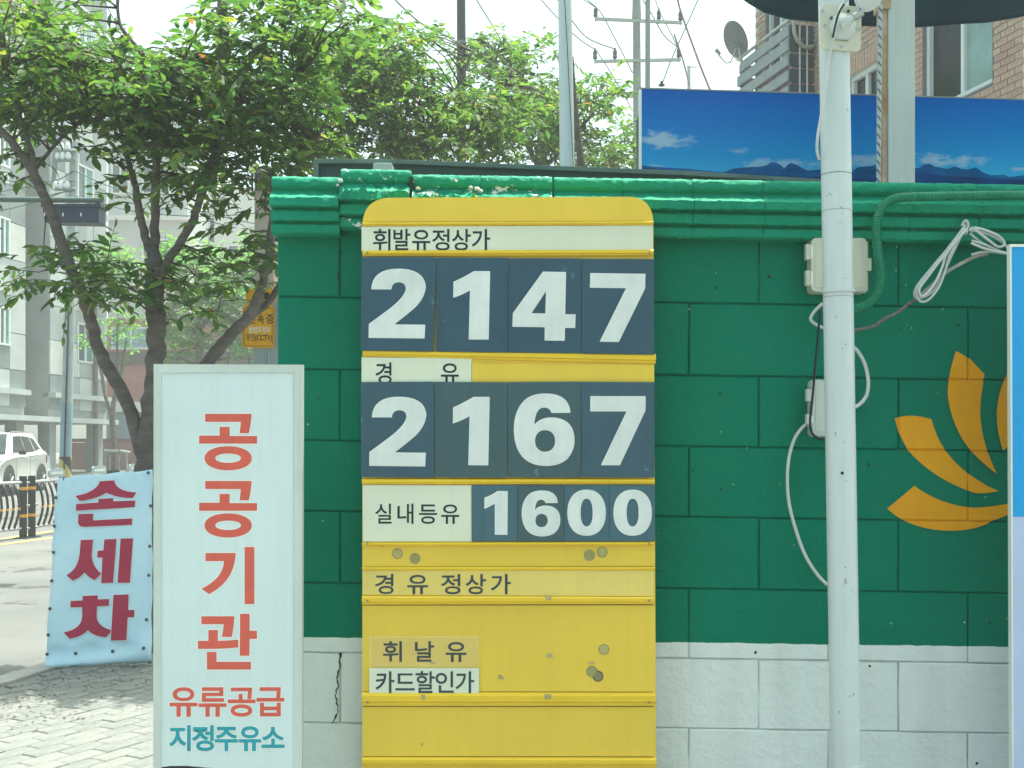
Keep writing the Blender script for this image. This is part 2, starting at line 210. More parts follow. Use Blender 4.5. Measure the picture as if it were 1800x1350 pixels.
GLY = json.loads(r'''{"휘":[[[71,83,74,83,71,52],[71,-8,71,22,74,-8],[79,-8,76,-8,79,22],[79,83,79,52,76,83]],[[35,62,48,62,22,62],[14,47,14,56,14,38],[35,32,22,32,48,32],[56,47,56,38,56,56]],[[35,56,27,56,43,56],[48,47,48,53,48,42],[35,39,43,39,27,39],[22,47,22,42,22,53]],[[6,20,6,22,14,20],[31,20,22,20,31,11],[31,-6,31,3,33,-6],[39,-6,36,-6,39,3],[39,20,39,12,48,21],[65,23,56,21,65,25],[65,29,65,27,45,27],[5,26,23,26,5,24]],[[31,83,33,83,31,80],[31,73,31,76,23,73],[8,73,16,73,8,71],[8,66,8,69,26,66],[62,66,44,66,62,69],[62,73,62,71,54,73],[39,73,46,73,39,76],[39,83,39,80,36,83]]],"발":[[[9,79,11,79,9,66],[9,40,9,53,23,40],[51,40,37,40,51,53],[51,79,51,66,48,79],[42,79,45,79,42,75],[42,66,42,70,34,66],[17,66,25,66,17,70],[17,79,17,75,14,79]],[[17,60,17,55,25,60],[42,60,34,60,42,55],[42,46,42,51,34,46],[17,46,25,46,17,51]],[[67,83,70,83,67,67],[67,36,67,52,70,36],[75,36,72,36,75,43],[75,56,75,50,80,56],[89,56,84,56,89,59],[89,63,89,61,84,63],[75,63,80,63,75,70],[75,83,75,76,72,83]],[[18,0,18,5,18,-2],[18,-7,18,-5,38,-7],[78,-7,58,-7,78,-5],[78,0,78,-2,61,0],[26,0,44,0,26,3],[26,10,26,6,42,10],[75,10,59,10,75,17],[75,32,75,24,56,32],[18,32,37,32,18,30],[18,25,18,27,34,25],[67,25,51,25,67,22],[67,16,67,19,51,16],[18,16,34,16,18,11]]],"유":[[[46,79,65,79,27,79],[14,59,14,71,14,47],[46,40,27,40,65,40],[77,59,77,47,77,71]],[[46,72,32,72,60,72],[69,59,69,67,69,51],[46,46,60,46,32,46],[23,59,23,51,23,67]],[[5,31,32,31,5,29],[5,24,5,27,12,24],[26,24,19,24,26,14],[26,-8,26,3,29,-8],[35,-8,32,-8,35,3],[35,24,35,14,42,24],[57,24,50,24,57,14],[57,-8,57,3,60,-8],[66,-8,63,-8,66,3],[66,24,66,14,73,24],[87,24,80,24,87,27],[87,31,87,29,60,31]]],"정":[[[50,26,68,26,31,26],[20,9,20,20,20,-2],[50,-8,31,-8,68,-8],[80,9,80,-2,80,20]],[[50,20,36,20,63,20],[72,9,72,16,72,3],[50,-1,63,-1,36,-1],[28,9,28,3,28,16]],[[71,83,74,83,71,75],[71,59,71,67,65,59],[53,59,59,59,53,57],[53,52,53,55,59,52],[71,52,65,52,71,44],[71,29,71,37,74,29],[79,29,77,29,79,47],[79,83,79,65,77,83]],[[8,76,24,76,8,74],[8,69,8,72,15,69],[28,69,21,69,28,68],[28,66,28,67,28,53],[5,36,19,41,7,34],[10,30,8,32,20,34],[32,53,29,42,36,43],[54,32,44,36,56,34],[58,39,57,36,45,43],[36,66,36,55,36,67],[36,69,36,68,43,69],[56,69,50,69,56,72],[56,76,56,74,40,76]]],"상":[[[46,25,65,25,28,25],[17,9,17,19,17,-2],[46,-8,28,-8,65,-8],[76,9,76,-2,76,19]],[[46,19,33,19,60,19],[68,9,68,15,68,3],[46,-1,60,-1,33,-1],[25,9,25,3,25,15]],[[27,78,30,78,27,75],[27,69,27,72,27,55],[5,38,18,43,6,36],[9,31,8,33,20,35],[31,54,28,43,35,45],[53,34,43,37,54,36],[57,40,56,38,44,45],[35,68,35,56,35,71],[35,78,35,75,32,78]],[[67,83,70,83,67,64],[67,28,67,46,70,28],[75,28,72,28,75,36],[75,52,75,44,80,52],[89,52,84,52,89,55],[89,59,89,57,84,59],[75,59,80,59,75,67],[75,83,75,75,72,83]]],"가":[[[66,83,69,83,66,53],[66,-8,66,22,69,-8],[75,-8,72,-8,75,8],[75,39,75,24,79,39],[89,39,84,39,89,41],[89,46,89,44,84,46],[75,46,79,46,75,58],[75,83,75,70,72,83]],[[10,73,24,73,10,71],[10,66,10,68,21,66],[43,66,32,66,41,45],[6,16,29,27,7,14],[10,9,9,12,39,24],[51,73,51,47,37,73]]],"경":[[[50,28,68,28,32,28],[20,10,20,21,20,-1],[50,-7,32,-7,68,-7],[80,10,80,-1,80,21]],[[50,21,37,21,63,21],[72,10,72,17,72,3],[50,-1,63,-1,37,-1],[28,10,28,3,28,17]],[[11,76,24,76,11,74],[11,69,11,71,21,69],[43,69,32,69,41,54],[6,35,28,41,7,33],[10,29,8,31,29,34],[48,59,43,45,56,59],[71,59,64,59,71,55],[71,47,71,51,63,47],[48,47,55,47,48,45],[48,40,48,43,55,40],[71,40,63,40,71,36],[71,29,71,32,74,29],[79,29,77,29,79,47],[79,83,79,65,77,83],[71,83,74,83,71,77],[71,66,71,72,64,66],[51,66,57,66,51,69],[52,76,52,72,38,76]]],"실":[[[71,83,74,83,71,67],[71,36,71,52,74,36],[79,36,76,36,79,52],[79,83,79,67,76,83]],[[21,0,21,5,21,-2],[21,-7,21,-5,41,-7],[82,-7,62,-7,82,-5],[82,0,82,-2,64,0],[29,0,47,0,29,3],[29,10,29,6,46,10],[79,10,62,10,79,17],[79,31,79,24,60,31],[21,31,40,31,21,29],[21,25,21,27,37,25],[71,25,54,25,71,22],[71,16,71,19,54,16],[21,16,38,16,21,10]],[[29,80,31,80,29,78],[29,73,29,76,29,60],[6,43,19,48,7,41],[10,37,8,39,21,41],[33,59,29,49,37,50],[56,38,45,42,57,41],[60,45,58,43,46,49],[37,73,37,61,37,76],[37,80,37,78,34,80]]],"내":[[[53,81,56,81,53,53],[53,-3,53,25,56,-3],[61,-3,58,-3,61,11],[61,39,61,25,65,39],[74,39,69,39,74,23],[74,-8,74,8,76,-8],[82,-8,79,-8,82,22],[82,83,82,53,79,83],[74,83,76,83,74,70],[74,46,74,58,69,46],[61,46,65,46,61,58],[61,81,61,69,58,81]],[[9,23,9,39,9,20],[9,16,9,18,11,16],[15,16,13,16,25,16],[48,18,35,16,47,21],[47,26,47,23,36,24],[18,23,26,23,18,39],[18,72,18,56,15,72],[9,72,12,72,9,56]]],"등":[[[5,40,32,40,5,37],[5,33,5,35,32,33],[87,33,60,33,87,35],[87,40,87,37,60,40]],[[46,25,65,25,27,25],[15,9,15,19,15,-2],[46,-8,27,-8,65,-8],[77,9,77,-2,77,19]],[[46,18,32,18,60,18],[68,9,68,15,68,2],[46,-1,60,-1,32,-1],[23,9,23,2,23,15]],[[15,79,36,79,15,69],[15,48,15,58,36,48],[77,48,57,48,77,50],[77,55,77,53,59,55],[24,55,41,55,24,61],[24,72,24,67,41,72],[77,72,59,72,77,75],[77,79,77,77,56,79]]],"날":[[[67,83,70,83,67,68],[67,37,67,52,70,37],[75,37,72,37,75,44],[75,57,75,50,80,57],[89,57,84,57,89,59],[89,64,89,62,84,64],[75,64,80,64,75,70],[75,83,75,76,72,83]],[[9,48,9,59,9,46],[9,41,9,44,12,41],[16,41,14,41,30,41],[59,45,43,42,58,48],[58,52,58,50,43,49],[18,48,30,48,18,59],[18,79,18,69,15,79],[9,79,12,79,9,69]],[[18,0,18,6,18,-2],[18,-7,18,-4,38,-7],[78,-7,58,-7,78,-4],[78,0,78,-2,61,0],[26,0,44,0,26,4],[26,10,26,7,43,10],[75,10,59,10,75,18],[75,33,75,25,56,33],[18,33,37,33,18,30],[18,26,18,28,34,26],[67,26,51,26,67,23],[67,17,67,20,51,17],[18,17,34,17,18,11]]],"카":[[[11,73,24,73,11,71],[11,66,11,69,22,66],[43,66,32,66,43,61],[41,51,42,56,29,50],[6,48,18,49,7,46],[8,41,7,44,18,42],[38,44,28,43,32,32],[6,14,22,22,7,11],[10,7,9,9,43,23],[52,73,52,47,38,73]],[[66,83,69,83,66,53],[66,-8,66,22,69,-8],[75,-8,72,-8,75,8],[75,39,75,24,79,39],[89,39,84,39,89,41],[89,46,89,44,84,46],[75,46,79,46,75,58],[75,83,75,70,72,83]]],"드":[[[5,11,32,11,5,9],[5,4,5,7,32,4],[87,4,60,4,87,7],[87,11,87,9,60,11]],[[15,74,36,74,15,60],[15,32,15,46,36,32],[78,32,57,32,78,35],[78,39,78,37,60,39],[24,39,42,39,24,49],[24,68,24,58,41,68],[77,68,59,68,77,70],[77,74,77,72,56,74]]],"할":[[[32,64,45,64,19,64],[10,49,10,58,10,40],[32,34,19,34,45,34],[54,49,54,40,54,58]],[[32,58,24,58,40,58],[46,49,46,54,46,44],[32,41,40,41,24,41],[18,49,18,44,18,54]],[[67,83,70,83,67,66],[67,33,67,50,70,33],[75,33,72,33,75,40],[75,54,75,47,80,54],[89,54,84,54,89,57],[89,61,89,59,84,61],[75,61,80,61,75,68],[75,83,75,76,72,83]],[[18,0,18,4,18,-3],[18,-7,18,-5,38,-7],[78,-7,58,-7,78,-5],[78,0,78,-3,61,0],[26,0,44,0,26,2],[26,8,26,5,42,8],[75,8,59,8,75,15],[75,28,75,22,56,28],[18,28,37,28,18,26],[18,22,18,24,34,22],[67,22,51,22,67,20],[67,14,67,17,51,14],[18,14,34,14,18,9]],[[28,84,31,84,28,81],[28,75,28,78,20,75],[5,75,13,75,5,72],[5,68,5,70,23,68],[59,68,41,68,59,70],[59,75,59,72,51,75],[36,75,44,75,36,78],[36,84,36,81,33,84]]],"인":[[[71,83,74,83,71,61],[71,17,71,39,74,17],[79,17,76,17,79,39],[79,83,79,61,76,83]],[[31,76,44,76,17,76],[7,54,7,67,7,41],[31,32,17,32,44,32],[54,54,54,41,54,67]],[[31,69,22,69,39,69],[46,54,46,63,46,45],[31,39,39,39,22,39],[15,54,15,45,15,63]],[[21,23,24,23,21,14],[21,-6,21,4,41,-6],[82,-6,62,-6,82,-4],[82,1,82,-1,64,1],[29,1,47,1,29,8],[29,23,29,16,27,23]]],"류":[[[5,29,32,29,5,27],[5,22,5,24,12,22],[26,22,19,22,26,12],[26,-8,26,2,29,-8],[35,-8,32,-8,35,2],[35,22,35,12,42,22],[57,22,50,22,57,12],[57,-8,57,2,60,-8],[66,-8,63,-8,66,2],[66,22,66,12,73,22],[87,22,80,22,87,24],[87,29,87,27,60,29]],[[15,45,15,51,15,43],[15,38,15,40,36,38],[79,38,58,38,79,40],[79,45,79,43,60,45],[23,45,42,45,23,49],[23,56,23,52,41,56],[77,56,59,56,77,64],[77,79,77,71,56,79],[15,79,35,79,15,77],[15,72,15,75,33,72],[69,72,51,72,69,69],[69,62,69,66,51,62],[15,62,33,62,15,56]]],"공":[[[46,26,65,26,26,26],[14,9,14,19,14,-1],[46,-8,26,-8,65,-8],[77,9,77,-1,77,19]],[[46,19,31,19,60,19],[69,9,69,15,69,3],[46,-1,60,-1,31,-1],[22,9,22,3,22,15]],[[15,78,35,78,15,76],[15,71,15,74,33,71],[68,71,50,71,68,71],[68,71,68,71,68,63],[66,47,68,57,68,47],[74,47,71,47,76,56],[76,71,76,63,76,73],[76,78,76,76,56,78]],[[39,58,41,58,39,52],[39,41,39,46,27,41],[5,41,16,41,5,38],[5,34,5,36,32,34],[87,34,59,34,87,36],[87,41,87,38,73,41],[47,41,60,41,47,46],[47,58,47,52,44,58]]],"급":[[[16,31,18,31,16,18],[16,-7,16,6,36,-7],[76,-7,56,-7,76,6],[76,31,76,18,74,31],[68,31,71,31,68,27],[68,19,68,23,53,19],[24,19,39,19,24,23],[24,31,24,27,21,31]],[[24,12,24,8,39,12],[68,12,53,12,68,8],[68,0,68,4,53,0],[24,0,39,0,24,4]],[[5,46,25,46,5,44],[5,39,5,41,32,39],[87,39,60,39,87,41],[87,46,87,44,83,46],[74,46,78,46,76,57],[76,72,76,65,76,74],[76,79,76,76,56,79],[15,79,36,79,15,76],[15,72,15,74,33,72],[68,72,51,72,68,65],[66,46,68,57,46,46]]],"지":[[[71,83,73,83,71,53],[71,-8,71,22,73,-8],[79,-8,76,-8,79,22],[79,83,79,53,76,83]],[[8,73,25,73,8,71],[8,66,8,69,15,66],[29,66,22,66,29,63],[29,55,29,59,29,40],[5,16,18,22,7,14],[10,10,8,12,20,15],[33,39,29,26,37,27],[57,12,46,17,58,14],[61,18,60,16,48,24],[37,55,37,40,37,59],[37,66,37,63,44,66],[58,66,51,66,58,69],[58,73,58,71,42,73]]],"주":[[[13,77,35,77,13,75],[13,70,13,73,22,70],[41,70,32,70,41,70],[41,70,41,70,41,58],[10,45,26,48,11,43],[13,39,12,41,27,41],[46,60,40,49,51,49],[79,39,65,41,80,41],[82,45,81,43,66,48],[50,70,50,58,50,70],[50,70,50,70,60,70],[79,70,69,70,79,73],[79,77,79,75,57,77]],[[5,31,32,31,5,29],[5,24,5,27,17,24],[42,24,29,24,42,14],[42,-8,42,3,44,-8],[50,-8,47,-8,50,3],[50,24,50,14,62,24],[87,24,74,24,87,27],[87,31,87,29,59,31]]],"소":[[[42,33,44,33,42,25],[42,11,42,18,29,11],[5,11,17,11,5,9],[5,4,5,6,32,4],[87,4,60,4,87,6],[87,11,87,9,75,11],[50,11,62,11,50,18],[50,33,50,25,47,33]],[[41,77,44,77,41,74],[41,70,41,72,41,55],[8,39,24,41,9,36],[12,32,11,34,26,35],[46,57,40,44,52,44],[80,32,66,35,81,34],[83,39,82,36,67,41],[50,70,50,55,50,72],[50,77,50,74,47,77]]],"단":[[[67,83,70,83,67,61],[67,17,67,39,70,17],[75,17,72,17,75,28],[75,49,75,38,80,49],[89,49,84,49,89,51],[89,56,89,54,84,56],[75,56,80,56,75,65],[75,83,75,74,72,83]],[[9,75,23,75,9,61],[9,33,9,47,12,33],[16,33,14,33,35,33],[58,36,46,34,58,39],[57,43,58,41,46,41],[17,40,35,40,17,49],[17,68,17,59,28,68],[49,68,39,68,49,70],[49,75,49,73,36,75]],[[19,24,22,24,19,14],[19,-6,19,4,39,-6],[79,-6,59,-6,79,-4],[79,1,79,-1,62,1],[27,1,44,1,27,9],[27,24,27,16,24,24]]],"속":[[[14,22,35,22,14,20],[14,15,14,17,32,15],[68,15,50,15,68,7],[68,-8,68,0,71,-8],[77,-8,74,-8,77,2],[77,22,77,12,56,22]],[[42,51,44,51,42,47],[42,37,42,42,29,37],[5,37,17,37,5,35],[5,30,5,33,32,30],[87,30,60,30,87,33],[87,37,87,35,75,37],[50,37,62,37,50,42],[50,51,50,47,47,51]],[[42,81,44,81,42,80],[42,77,42,79,42,65],[10,53,26,55,11,51],[13,46,12,49,27,49],[46,66,40,56,52,56],[78,46,65,49,80,49],[82,53,81,51,66,55],[50,77,50,65,50,79],[50,81,50,80,47,81]]],"중":[[[46,18,32,18,60,18],[68,8,68,14,68,2],[46,-1,60,-1,32,-1],[23,8,23,2,23,14]],[[5,40,32,40,5,38],[5,34,5,36,17,34],[42,34,29,34,42,30],[42,24,42,27,25,23],[15,8,15,18,15,-2],[46,-8,26,-8,65,-8],[77,8,77,-2,77,18],[50,24,67,23,50,27],[50,34,50,30,62,34],[87,34,74,34,87,36],[87,40,87,38,59,40]],[[12,78,35,78,12,76],[12,72,12,74,22,72],[41,72,31,72,40,62],[10,52,25,54,11,50],[12,46,12,48,28,48],[46,64,41,54,51,54],[79,46,64,48,80,48],[82,52,81,50,66,54],[51,72,52,62,61,72],[79,72,70,72,79,74],[79,78,79,76,57,78]]],"불":[[[16,81,19,81,16,71],[16,51,16,61,36,51],[76,51,56,51,76,61],[76,81,76,71,73,81],[68,81,71,81,68,78],[68,73,68,76,53,73],[24,73,39,73,24,76],[24,81,24,78,21,81]],[[24,66,24,64,39,66],[68,66,53,66,68,64],[68,58,68,61,53,58],[24,58,39,58,24,61]],[[15,0,15,5,15,-2],[15,-7,15,-5,36,-7],[79,-7,58,-7,79,-5],[79,0,79,-2,60,0],[23,0,42,0,23,3],[23,8,23,6,41,8],[76,8,59,8,76,15],[76,29,76,22,67,29],[50,29,59,29,50,32],[50,37,50,34,62,37],[87,37,74,37,87,40],[87,44,87,42,59,44],[5,44,32,44,5,42],[5,37,5,40,17,37],[42,37,29,37,42,34],[42,29,42,32,33,29],[15,29,24,29,15,27],[15,22,15,24,33,22],[68,22,50,22,68,20],[68,14,68,17,50,14],[15,14,33,14,15,10]]],"법":[[[18,58,18,53,26,58],[42,58,34,58,42,53],[42,43,42,48,34,43],[18,43,26,43,18,48]],[[22,29,24,29,22,17],[22,-7,22,5,41,-7],[79,-7,60,-7,79,5],[79,29,79,17,77,29],[71,29,74,29,71,25],[71,18,71,22,57,18],[30,18,44,18,30,22],[30,29,30,25,27,29]],[[30,11,30,8,44,11],[71,11,57,11,71,8],[71,0,71,4,57,0],[30,0,44,0,30,4]],[[71,83,74,83,71,75],[71,60,71,68,64,60],[50,60,57,60,50,66],[50,78,50,72,48,78],[42,78,45,78,42,73],[42,64,42,69,34,64],[18,64,26,64,18,69],[18,78,18,73,15,78],[9,78,12,78,9,64],[9,37,9,50,23,37],[50,37,37,37,50,42],[50,54,50,48,57,54],[71,54,64,54,71,47],[71,33,71,40,74,33],[79,33,77,33,79,50],[79,83,79,66,77,83]]],"차":[[[27,81,30,81,27,76],[27,67,27,72,20,67],[7,67,13,67,7,65],[7,60,7,63,13,60],[27,60,20,60,27,58],[27,53,27,56,27,38],[4,16,17,22,6,14],[9,10,7,12,19,15],[31,38,27,25,35,26],[53,11,43,16,54,14],[57,18,56,16,44,24],[35,53,35,39,35,56],[35,60,35,58,42,60],[55,60,49,60,55,63],[55,67,55,65,49,67],[35,67,42,67,35,72],[35,81,35,76,32,81]],[[66,83,69,83,66,53],[66,-8,66,22,69,-8],[75,-8,72,-8,75,8],[75,39,75,23,79,39],[89,39,84,39,89,41],[89,46,89,43,84,46],[75,46,79,46,75,58],[75,83,75,70,72,83]]],"무":[[[15,78,36,78,15,66],[15,42,15,54,36,42],[76,42,56,42,76,54],[76,78,76,66,56,78]],[[68,71,53,71,68,64],[68,49,68,56,53,49],[24,49,38,49,24,56],[24,71,24,64,38,71]],[[5,30,32,30,5,28],[5,23,5,26,17,23],[42,23,29,23,42,13],[42,-8,42,3,44,-8],[50,-8,47,-8,50,3],[50,23,50,13,62,23],[87,23,75,23,87,26],[87,30,87,28,60,30]]],"(":[[[17,23,17,5,17,41],[31,69,21,56,29,69],[26,69,28,69,14,58],[6,23,6,40,6,6],[26,-23,14,-11,28,-23],[31,-23,29,-23,21,-10]]],"C":[[[66,64,66,60,56,67],[42,69,49,69,21,69],[5,33,5,54,5,19],[42,-1,16,-1,52,-1],[66,5,60,2,66,9],[66,16,66,12,59,11],[42,8,50,8,26,8],[15,34,15,19,15,49],[42,60,27,60,50,60],[66,53,57,58,66,57]]],"T":[[[59,68,59,65,40,68],[2,68,21,68,2,65],[2,59,2,62,10,59],[25,59,17,59,25,40],[25,0,25,20,29,0],[35,0,32,0,35,20],[35,59,35,40,43,59],[59,59,51,59,59,62]]],"V":[[[60,68,51,45,57,68],[51,68,54,68,44,52],[30,20,37,36,23,36],[10,68,17,52,7,68],[0,68,3,68,10,45],[30,-1,20,22,30,-1],[32,-1,31,-1,41,22]]],")":[[[16,23,16,41,16,5],[1,-23,11,-10,3,-23],[7,-23,5,-23,18,-11],[26,23,26,6,26,40],[7,69,18,58,5,69],[1,69,3,69,11,56]]]}''')
def glyph(ch):
    loops = []
    for sp in GLY[ch]:
        lp = []
        for i, a in enumerate(sp):
            b = sp[(i + 1) % len(sp)]; p0, h0, h1, p1 = a[:2], a[4:6], b[2:4], b[:2]
            lin = abs((p1[0] - p0[0]) * (h0[1] - p0[1]) - (p1[1] - p0[1]) * (h0[0] - p0[0])) < 60 and abs((p1[0] - p0[0]) * (h1[1] - p0[1]) - (p1[1] - p0[1]) * (h1[0] - p0[0])) < 60
            for j in range(1 if lin else 6):
                t = j / 6
                lp.append(tuple((1 - t) ** 3 * p0[k] + 3 * t * (1 - t) ** 2 * h0[k] + 3 * t * t * (1 - t) * h1[k] + t ** 3 * p1[k] for k in (0, 1)))
        loops.append(lp)
    return loops
def ghangul(chs, spans, y0, y1):
    """glyphs stretched into px spans; rows: em top 83 -> y0, em bottom -8 -> y1"""
    out = []
    for ch, (a, b) in zip(chs, spans):
        g = glyph(ch); xs = [p[0] for l in g for p in l]; x0, x1 = min(xs), max(xs)
        out.append([[(a + (p[0] - x0) / (x1 - x0) * (b - a), y0 + (83 - p[1]) / 91 * (y1 - y0)) for p in l] for l in g])
    return out
def conv(path, s, ox, oy):
    return [((p[0] / s + ox, p[1] / s + oy) + tuple(p[2:])) for p in path]
o_ = 'o'
# ------------------------------------------------------------------ ground
KD = Vector((0.2, 1, 0)).normalized()                     # direction of the road
def kerb_x(y): return -2.70 + 0.2 * (y - 6.93)
def gz(y): return 0.0 if y < 18 else (0.02 * (y - 18) if y < 60 else .84)
def sheet(name, pts, mat, kind='structure'):
    o = MB().add(pts, [tuple(range(len(pts)))]).build(name, mat); return tag(o, kind=kind)
m_dirt = M('dirt', (.16, .15, .13), .95, .2, .5, .3, 30)
ys = [-60, 18, 60, 200]
o = MB().add([(x, y, gz(y) - .16) for y in ys for x in (-200, 200)], [(2 * i, 2 * i + 1, 2 * i + 3, 2 * i + 2) for i in range(3)]).build('ground', m_dirt); tag(o, kind='structure')
m_asph = M('asphalt', (.16, .17, .165), .9, .16, .45, .6, 260, col2=(.10, .11, .108), chips=((.07, .075, .08), 1.1, .60))
o = MB().add([(kerb_x(y) - (60 if j else .12), y, gz(y) - .1) for y in (-20, 18, 60, 200) for j in (1, 0)], [(2 * i, 2 * i + 1, 2 * i + 3, 2 * i + 2) for i in range(3)]).build('road', m_asph); tag(o, kind='structure')
m_yline = M('yellow_line', (.62, .42, .08), .8, .2, 6, .2, 120, col2=(.42, .34, .16))
m_wline = M('road_paint', (.62, .62, .6), .8, .2, 6)
def line_on_road(name, dx, wd, mat, y0, y1):
    o = MB().add([(kerb_x(y) + dx + (wd if j else 0), y, gz(y) - .096) for y in (y0, 18, y1) for j in (0, 1)], [(0, 1, 3, 2), (2, 3, 5, 4)]).build(name, mat); tag(o, kind='structure')
line_on_road('lane_marking', -.42, .12, m_yline, -5, 60)
line_on_road('lane_marking', -6.85, .14, m_yline, -5, 60)
line_on_road('lane_marking', -7.55, .14, m_yline, -5, 60)
# kerb of single stones
m_kerb = M('granite_kerb', (.36, .35, .33), .85, .12, 14, .3, 200)
kr = thing('kerb', 'pale granite kerb stones along the edge of the paved sidewalk', 'kerb', (kerb_x(7), 7, -.1)); kr['kind'] = 'structure'
for i in range(14):
    y0 = 3 + i * 1.0
    a = Vector((kerb_x(y0), y0, -.12)); b = Vector((kerb_x(y0 + .975), y0 + .975, -.12)); n = Vector((.15, -.03, 0))
    MB().prism([a - n, a + n * 0, b + n * 0, b - n], (0, 0, .128 + random.uniform(-.003, .003))).build('kerb_stone', m_kerb, kr, bevel=.01)
m_pave = M('pavement_concrete', (.20, .205, .19), .9, .15, 5, .3, 150)
sheet('pavement', [(kerb_x(-6), -6, -.014), (30, -6, -.014), (30, 40, -.014), (kerb_x(40), 40, -.014)], m_pave)
m_brk = [M('paver_%d' % i, c, .88, .14, 20, .35, 220, chips=((.34, .35, .32), 60, .66)) for i, c in enumerate([(.205, .225, .215), (.19, .21, .20), (.22, .235, .22)])]
E1 = Vector((.55, 1, 0)).normalized(); E2 = Vector((1, -.55, 0)).normalized()
pv = thing('sidewalk', None, None, (-2.2, 5.6, 0)); pv['kind'] = 'structure'
bmesh_cache = {}
def slab_mesh(name, l, w_, h, bev, mat):
    bm = bmesh.new(); bmesh.ops.create_cube(bm, size=1); bmesh.ops.scale(bm, vec=(l, w_, h), verts=bm.verts)
    bmesh.ops.translate(bm, vec=(0, 0, -h / 2), verts=bm.verts)
    ed = [e for e in bm.edges if all(v.co.z > -1e-5 for v in e.verts)]
    bmesh.ops.bevel(bm, geom=ed, offset=bev, segments=1, affect='EDGES')
    me = bpy.data.meshes.new(name); bm.to_mesh(me); bm.free(); me.materials.append(mat); return me
pm = [slab_mesh('paver', .196, .0955, .05, .004, m) for m in m_brk]
rest = MB(); cells = []
for i in range(-22, 26):
    for j in range(-30, 31):
        c = Vector((-2.2, 5.6, 0)) + E1 * ((i + (.5 if j % 2 else 0)) * .2) + E2 * (j * .1)
        if c.x < kerb_x(c.y) + .1 or c.y > 9 or c.y < 3.7: continue
        px = 900 + F * c.x / c.y; py = HOR + F * EYE / c.y
        if px < -700 or px > 560: continue
        cells.append(((-30 < px < 300 and py < 1385), c.y, c))
vis = sorted([c for c in cells if c[0]], key=lambda c: c[1])
for k, (_, _, c) in enumerate(vis[:300]):
    o = link(bpy.data.objects.new('paver', random.choice(pm)), pv)
    o.location = c - pv.location + Vector((0, 0, random.uniform(-.003, .002)))
    o.rotation_euler = (random.gauss(0, .006), random.gauss(0, .006), math.atan2(E1.y, E1.x))
for _, _, c in vis[300:] + [c for c in cells if not c[0]]:
    M4 = Matrix.Translation(c) @ Matrix.Rotation(math.atan2(E1.y, E1.x), 4, 'Z')
    rest.box((-.098, -.048, -.05), (.098, .048, random.uniform(-.003, .001)), M4)
if rest.v: tag(rest.build('paver', m_brk[0], pv), kind='stuff')

